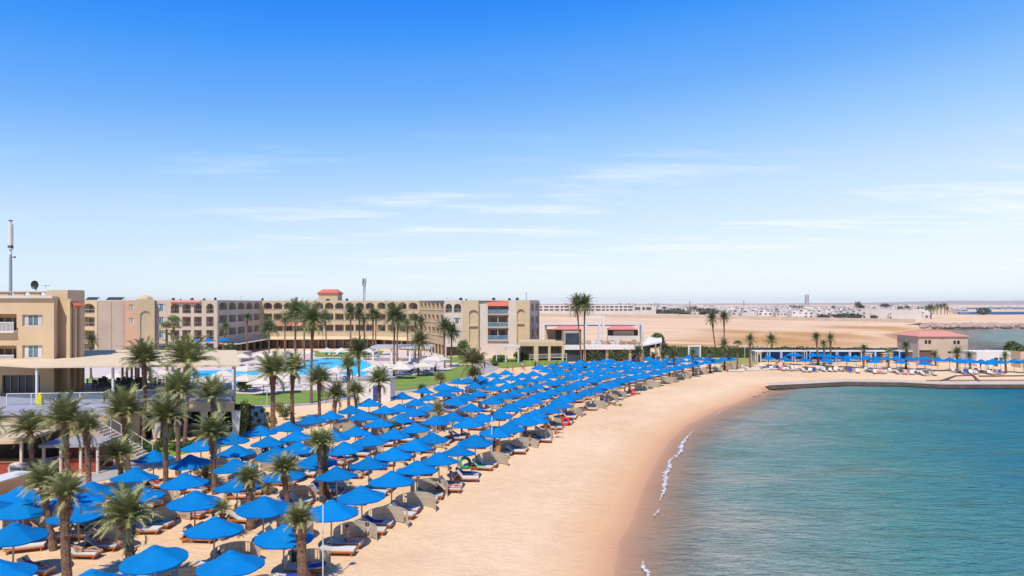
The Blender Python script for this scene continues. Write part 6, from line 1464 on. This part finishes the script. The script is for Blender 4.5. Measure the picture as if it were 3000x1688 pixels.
    if pose in('stand','walk') and cloth[1]=='shirt':
        m=MB()
        for k in 'lr': m.tube([J[k+'h'][0],J[k+'k'][0],Vector(J[k+'k'][0])+Vector((0,0,-.25))],[.105,.08,.07],8)
        m.build('trousers',M['cloth_f'],root,smooth=True)
    return Proto(root)
st_p=[person('stand',('cloth_a','shorts')),person('stand',('cloth_c','dress')),person('walk',('cloth_b','shorts')),person('walk',('cloth_d','shirt')),person('stand',('cloth_f','shirt'))]
si_p=[person('sit',('cloth_f','dress')),person('sit',('cloth_a','shorts')),person('sit',('cloth_b','shorts'),'cloth_d')]
ly_p=[person('lie',('cloth_e','dress')),person('lie',('cloth_b','shorts')),person('lie',('cloth_a','dress')),person('lie',('cloth_f','shorts'))]
cn=['in red swim shorts','in a patterned orange dress','in navy shorts','in white shirt and dark trousers','in black shirt and trousers']
sn=['in a black dress','in red swim shorts','in navy shorts and hat']; ln=['in a purple dress','in navy shorts','in a red dress','in black shorts']
def put(protos,k,px_,py_,rz,lab,z=0,grp=None): X,Y=P(px_,py_,z); return protos[k].place((X,Y,z),rz,lab,grp)
put(si_p,0,858,1668,R(100),'person %s sitting behind the thick front palm'%sn[0])
put(st_p,1,1458,1344,R(-30),'person %s standing beside the front row by the thin pole'%cn[1])
put(st_p,4,1449,1338,R(150),'person %s standing behind the patterned dress by the pole'%cn[4])
for i,(x,y,k) in enumerate([(1486,1088,2),(1502,1089,0),(1531,1084,3),(1536,1085,0),(1568,1080,4),(1579,1077,2)]): put(st_p,k,x,y,rng.uniform(0,6),'person %s, %s from the left on the volleyball sand court'%(cn[k],ordn(i+1)),grp='players on the sand court')
for i,(x,y,k) in enumerate([(1412,1083,3),(1420,1080,4),(1430,1078,0),(1405,1092,3),(1436,1072,2)]): put(st_p,k,x,y,rng.uniform(0,6),'person %s, %s from the left on the wide grey path'%(cn[k],ordn(i+1)))
for i,(x,y,k) in enumerate([(1845,1152,3),(1690,1178,1),(1725,1164,4),(1890,1130,2),(1960,1112,4),(1540,1292,2),(2046,1090,0),(2130,1090,1)]): put(st_p,k,x,y,rng.uniform(0,6),'person %s standing beside the far front rows, %s'%(cn[k],ordn(i+1)))
put(si_p,1,1628,1283,R(20),'person %s crouching on the open sand before the middle rows'%sn[1])
for i,(x,y,k) in enumerate([(2280,1074,0),(2295,1073,3),(2275,1076,1),(2376,1068,2),(2540,1066,4),(2872,1078,4),(2890,1080,2)]): put(st_p,k,x,y,rng.uniform(0,6),'person %s, %s from the left on the far right beach'%(cn[k],ordn(i+1)))
for i,(x,y,k) in enumerate([(2882,1030,4),(2888,1030,2),(2893,1030,3)]): put(st_p,k,x,y+8,rng.uniform(0,6),'person %s, %s of three beyond the white beach building'%(cn[k],ordn(i+1)))
for i,(x,y,k) in enumerate([(1053,1118,2),(850,1130,0),(812,1132,4),(1160,1096,1),(1200,1097,3),(700,1052,4),(575,1080,0),(590,1079,3),(1275,1095,4),(870,1040,0)]): put(st_p,k,x,y,rng.uniform(0,6),'person %s, %s of those on the hotel pool terrace'%(cn[k],ordn(i+1)))
c=0
for (x,y,a,bi,d0,side) in people_spots:
    if c>=90: break
    c+=1
    if rng.random()<.6: k=rng.randrange(4); ly_p[k].place((x+.1,y,-.04),a,'person %s lying, %s lounger, %s'%(ln[k],side,d0))
    else: k=rng.randrange(3); si_p[k].place((x+.1,y,-.02),a,'person %s sitting, %s lounger, %s'%(sn[k],side,d0))
for p in st_p+si_p+ly_p:
    if not p.used:
        for ch in list(p.r.children): bpy.data.objects.remove(ch)
        bpy.data.objects.remove(p.r)
for g in TP+[pt]:
    for p in g:
        if not p.used: bpy.data.objects.remove(p.r)
# red inflatables / cloths and clutter at the front row
def float_ring(px_,py_,r,mat,label,name='swim_ring'):
    X,Y=P(px_,py_); bm=bmesh.new(); 
    m=MB(); n=14;k=8
    for i in range(n):
        a=2*PI*i/n
        for j in range(k): b=2*PI*j/k; q=r+.32*r*math.cos(b); m.v.append((q*math.cos(a),.32*r*math.sin(b),q*math.sin(a)+r*1.3)); m.t.append(.5)
    for i in range(n):
        for j in range(k): m.f.append((i*k+j,((i+1)%n)*k+j,((i+1)%n)*k+(j+1)%k,i*k+(j+1)%k)); m.m.append(0)
    bm.free(); o=m.build(name,M[mat],smooth=True,loc=(X,Y,0)); o.rotation_euler=(R(-25),0,rng.uniform(-.5,.5)); tag(o,label,'swim ring')
float_ring(1655,1248,.4,'towel_red','bright red swim ring leaning by the middle front loungers'); float_ring(1850,1160,.4,'towel_red','bright red swim ring by the farther front loungers'); float_ring(1815,1128,.45,'towel_green','green swim ring hanging by the far front parasols')
float_ring(1362,1375,.42,'towel_green','green swim ring leaning on a windbreak in the front row')
for j,(x,y) in enumerate([(1778,1190),(1800,1189),(1815,1190)]):
    X,Y=P(x,y); shrub(X,Y,0,.9,.35,M['shrub_dry'],'%s clump of dry seaweed on the sand'%['left','middle','right'][j],'seaweed','seaweed_clump',n=160)
X,Y=P(1781,1188); root=empty('waste_basket',(X,Y,0),0,'small dark woven basket standing alone on the sand','basket'); m=MB(); m.tube([(0,0,0),(0,0,.9)],[.26,.36],10,cap=False); m.build('basket',M['wood_pale'],root); m=MB(); m.tube([(0,0,.0),(0,0,.85)],[.24,.32],10); m.build('liner',M['dark'],root)

# ---------------------------------------------------------------- sky, sun, air, camera
SUN=Vector((-.42,-1.35,2.1)).normalized()
w=bpy.data.worlds.new('World'); scene.world=w; w.use_nodes=True; nt=w.node_tree; bg=nt.nodes['Background']
sky=N(nt,'ShaderNodeTexSky'); sky.sky_type='NISHITA'; sky.sun_disc=False; sky.sun_elevation=math.asin(SUN.z); sky.sun_rotation=math.atan2(SUN.x,SUN.y); sky.altitude=0; sky.air_density=1; sky.dust_density=.3; sky.ozone_density=2.5
tc=N(nt,'ShaderNodeTexCoord'); sp=N(nt,'ShaderNodeSeparateXYZ'); nt.links.new(tc.outputs['Generated'],sp.inputs[0])
# the photograph's deep polarised blue overhead paling to a milky horizon
g=N(nt,'ShaderNodeMath',operation='MULTIPLY_ADD'); nt.links.new(sp.outputs[0],g.inputs[0]); g.inputs[1].default_value=-.07; nt.links.new(sp.outputs[2],g.inputs[2])
st=ramp(nt,g.outputs[0],[(0,(7.9,8.7,9.0)),(.04,(7.5,8.5,9.0)),(.08,(6.5,7.9,9.0)),(.14,(5.2,7.0,9.0)),(.21,(3.0,5.5,8.9)),(.28,(1.35,3.9,8.8)),(.36,(.38,2.8,8.7)),(.43,(.0,1.9,8.4)),(1,(.05,1.2,6.0))])
# (colour ramp values may exceed one: strength is applied below)
mixn=mixc(nt,.93,sky.outputs[0],st)
# thin clouds: noise on a high flat layer
dv=N(nt,'ShaderNodeVectorMath',operation='DIVIDE'); cb_=N(nt,'ShaderNodeCombineXYZ'); zc_=math_(nt,'MAXIMUM',math_(nt,'ADD',sp.outputs[2],.03),.01)
for i in range(3): nt.links.new(zc_,cb_.inputs[i])
nt.links.new(tc.outputs['Generated'],dv.inputs[0]); nt.links.new(cb_.outputs[0],dv.inputs[1])
c1=noise(nt,.42,7,.62,dv.outputs[0],(.8,1.5,0)); c2=noise(nt,1.7,5,.6,dv.outputs[0],(.5,1.7,0))
cl=ramp(nt,math_(nt,'ADD',math_(nt,'MULTIPLY',c1,.75),math_(nt,'MULTIPLY',c2,.25)),[(.50,0),(.66,1)])
xr=ramp(nt,math_(nt,'ADD',sp.outputs[0],.5),[(.02,.12),(.16,.75),(.4,1)])
band=ramp(nt,sp.outputs[2],[(0,0),(.05,.55),(.12,1),(.19,.5),(.24,.05),(.4,0)])
o=mixc(nt,math_(nt,'MULTIPLY',math_(nt,'MULTIPLY',math_(nt,'MULTIPLY',cl,band),ramp(nt,math_(nt,'MULTIPLY_ADD',sp.outputs[0],1.0),[(.0,0),(1,1)]) if 0 else xr),.85),mixn,(9.2,9.3,9.6))
nt.links.new(o,bg.inputs[0]); bg.inputs[1].default_value=.10
L=bpy.data.lights.new('sun','SUN'); L.energy=4.4; L.angle=R(.5); L.color=(1,.93,.82); lo=bpy.data.objects.new('sun',L); COL.objects.link(lo); lo.rotation_euler=SUN.to_track_quat('Z','Y').to_euler()
HAZE=True
if HAZE:
    m=MB(); m.box(-9600,9700,-90,9500,-6.5,75); hz_=m.build('haze',bpy.data.materials.new('haze')); tag(hz_,kind='stuff')
    mt=hz_.data.materials[0]; mt.use_nodes=True; t=mt.node_tree; 
    for n in list(t.nodes):
        if n.type=='BSDF_PRINCIPLED': t.nodes.remove(n)
    pv=N(t,'ShaderNodeVolumePrincipled'); pv.inputs['Color'].default_value=(.98,.985,1,1); pv.inputs['Density'].default_value=.00006; pv.inputs['Anisotropy'].default_value=0
    t.links.new(pv.outputs[0],t.nodes['Material Output'].inputs['Volume'])
cam=bpy.data.cameras.new('camera'); co=bpy.data.objects.new('camera',cam); COL.objects.link(co); co.location=(0,0,H); co.rotation_euler=(R(90),0,0)
cam.sensor_width=36; cam.lens=36*FP/3000; cam.shift_y=(HY-844)/3000; cam.clip_end=30000; cam.clip_start=.5; scene.camera=co
scene.view_settings.view_transform='Standard'; scene.view_settings.look='None'; scene.view_settings.exposure=.2; scene.view_settings.gamma=1
scene.render.engine='CYCLES'
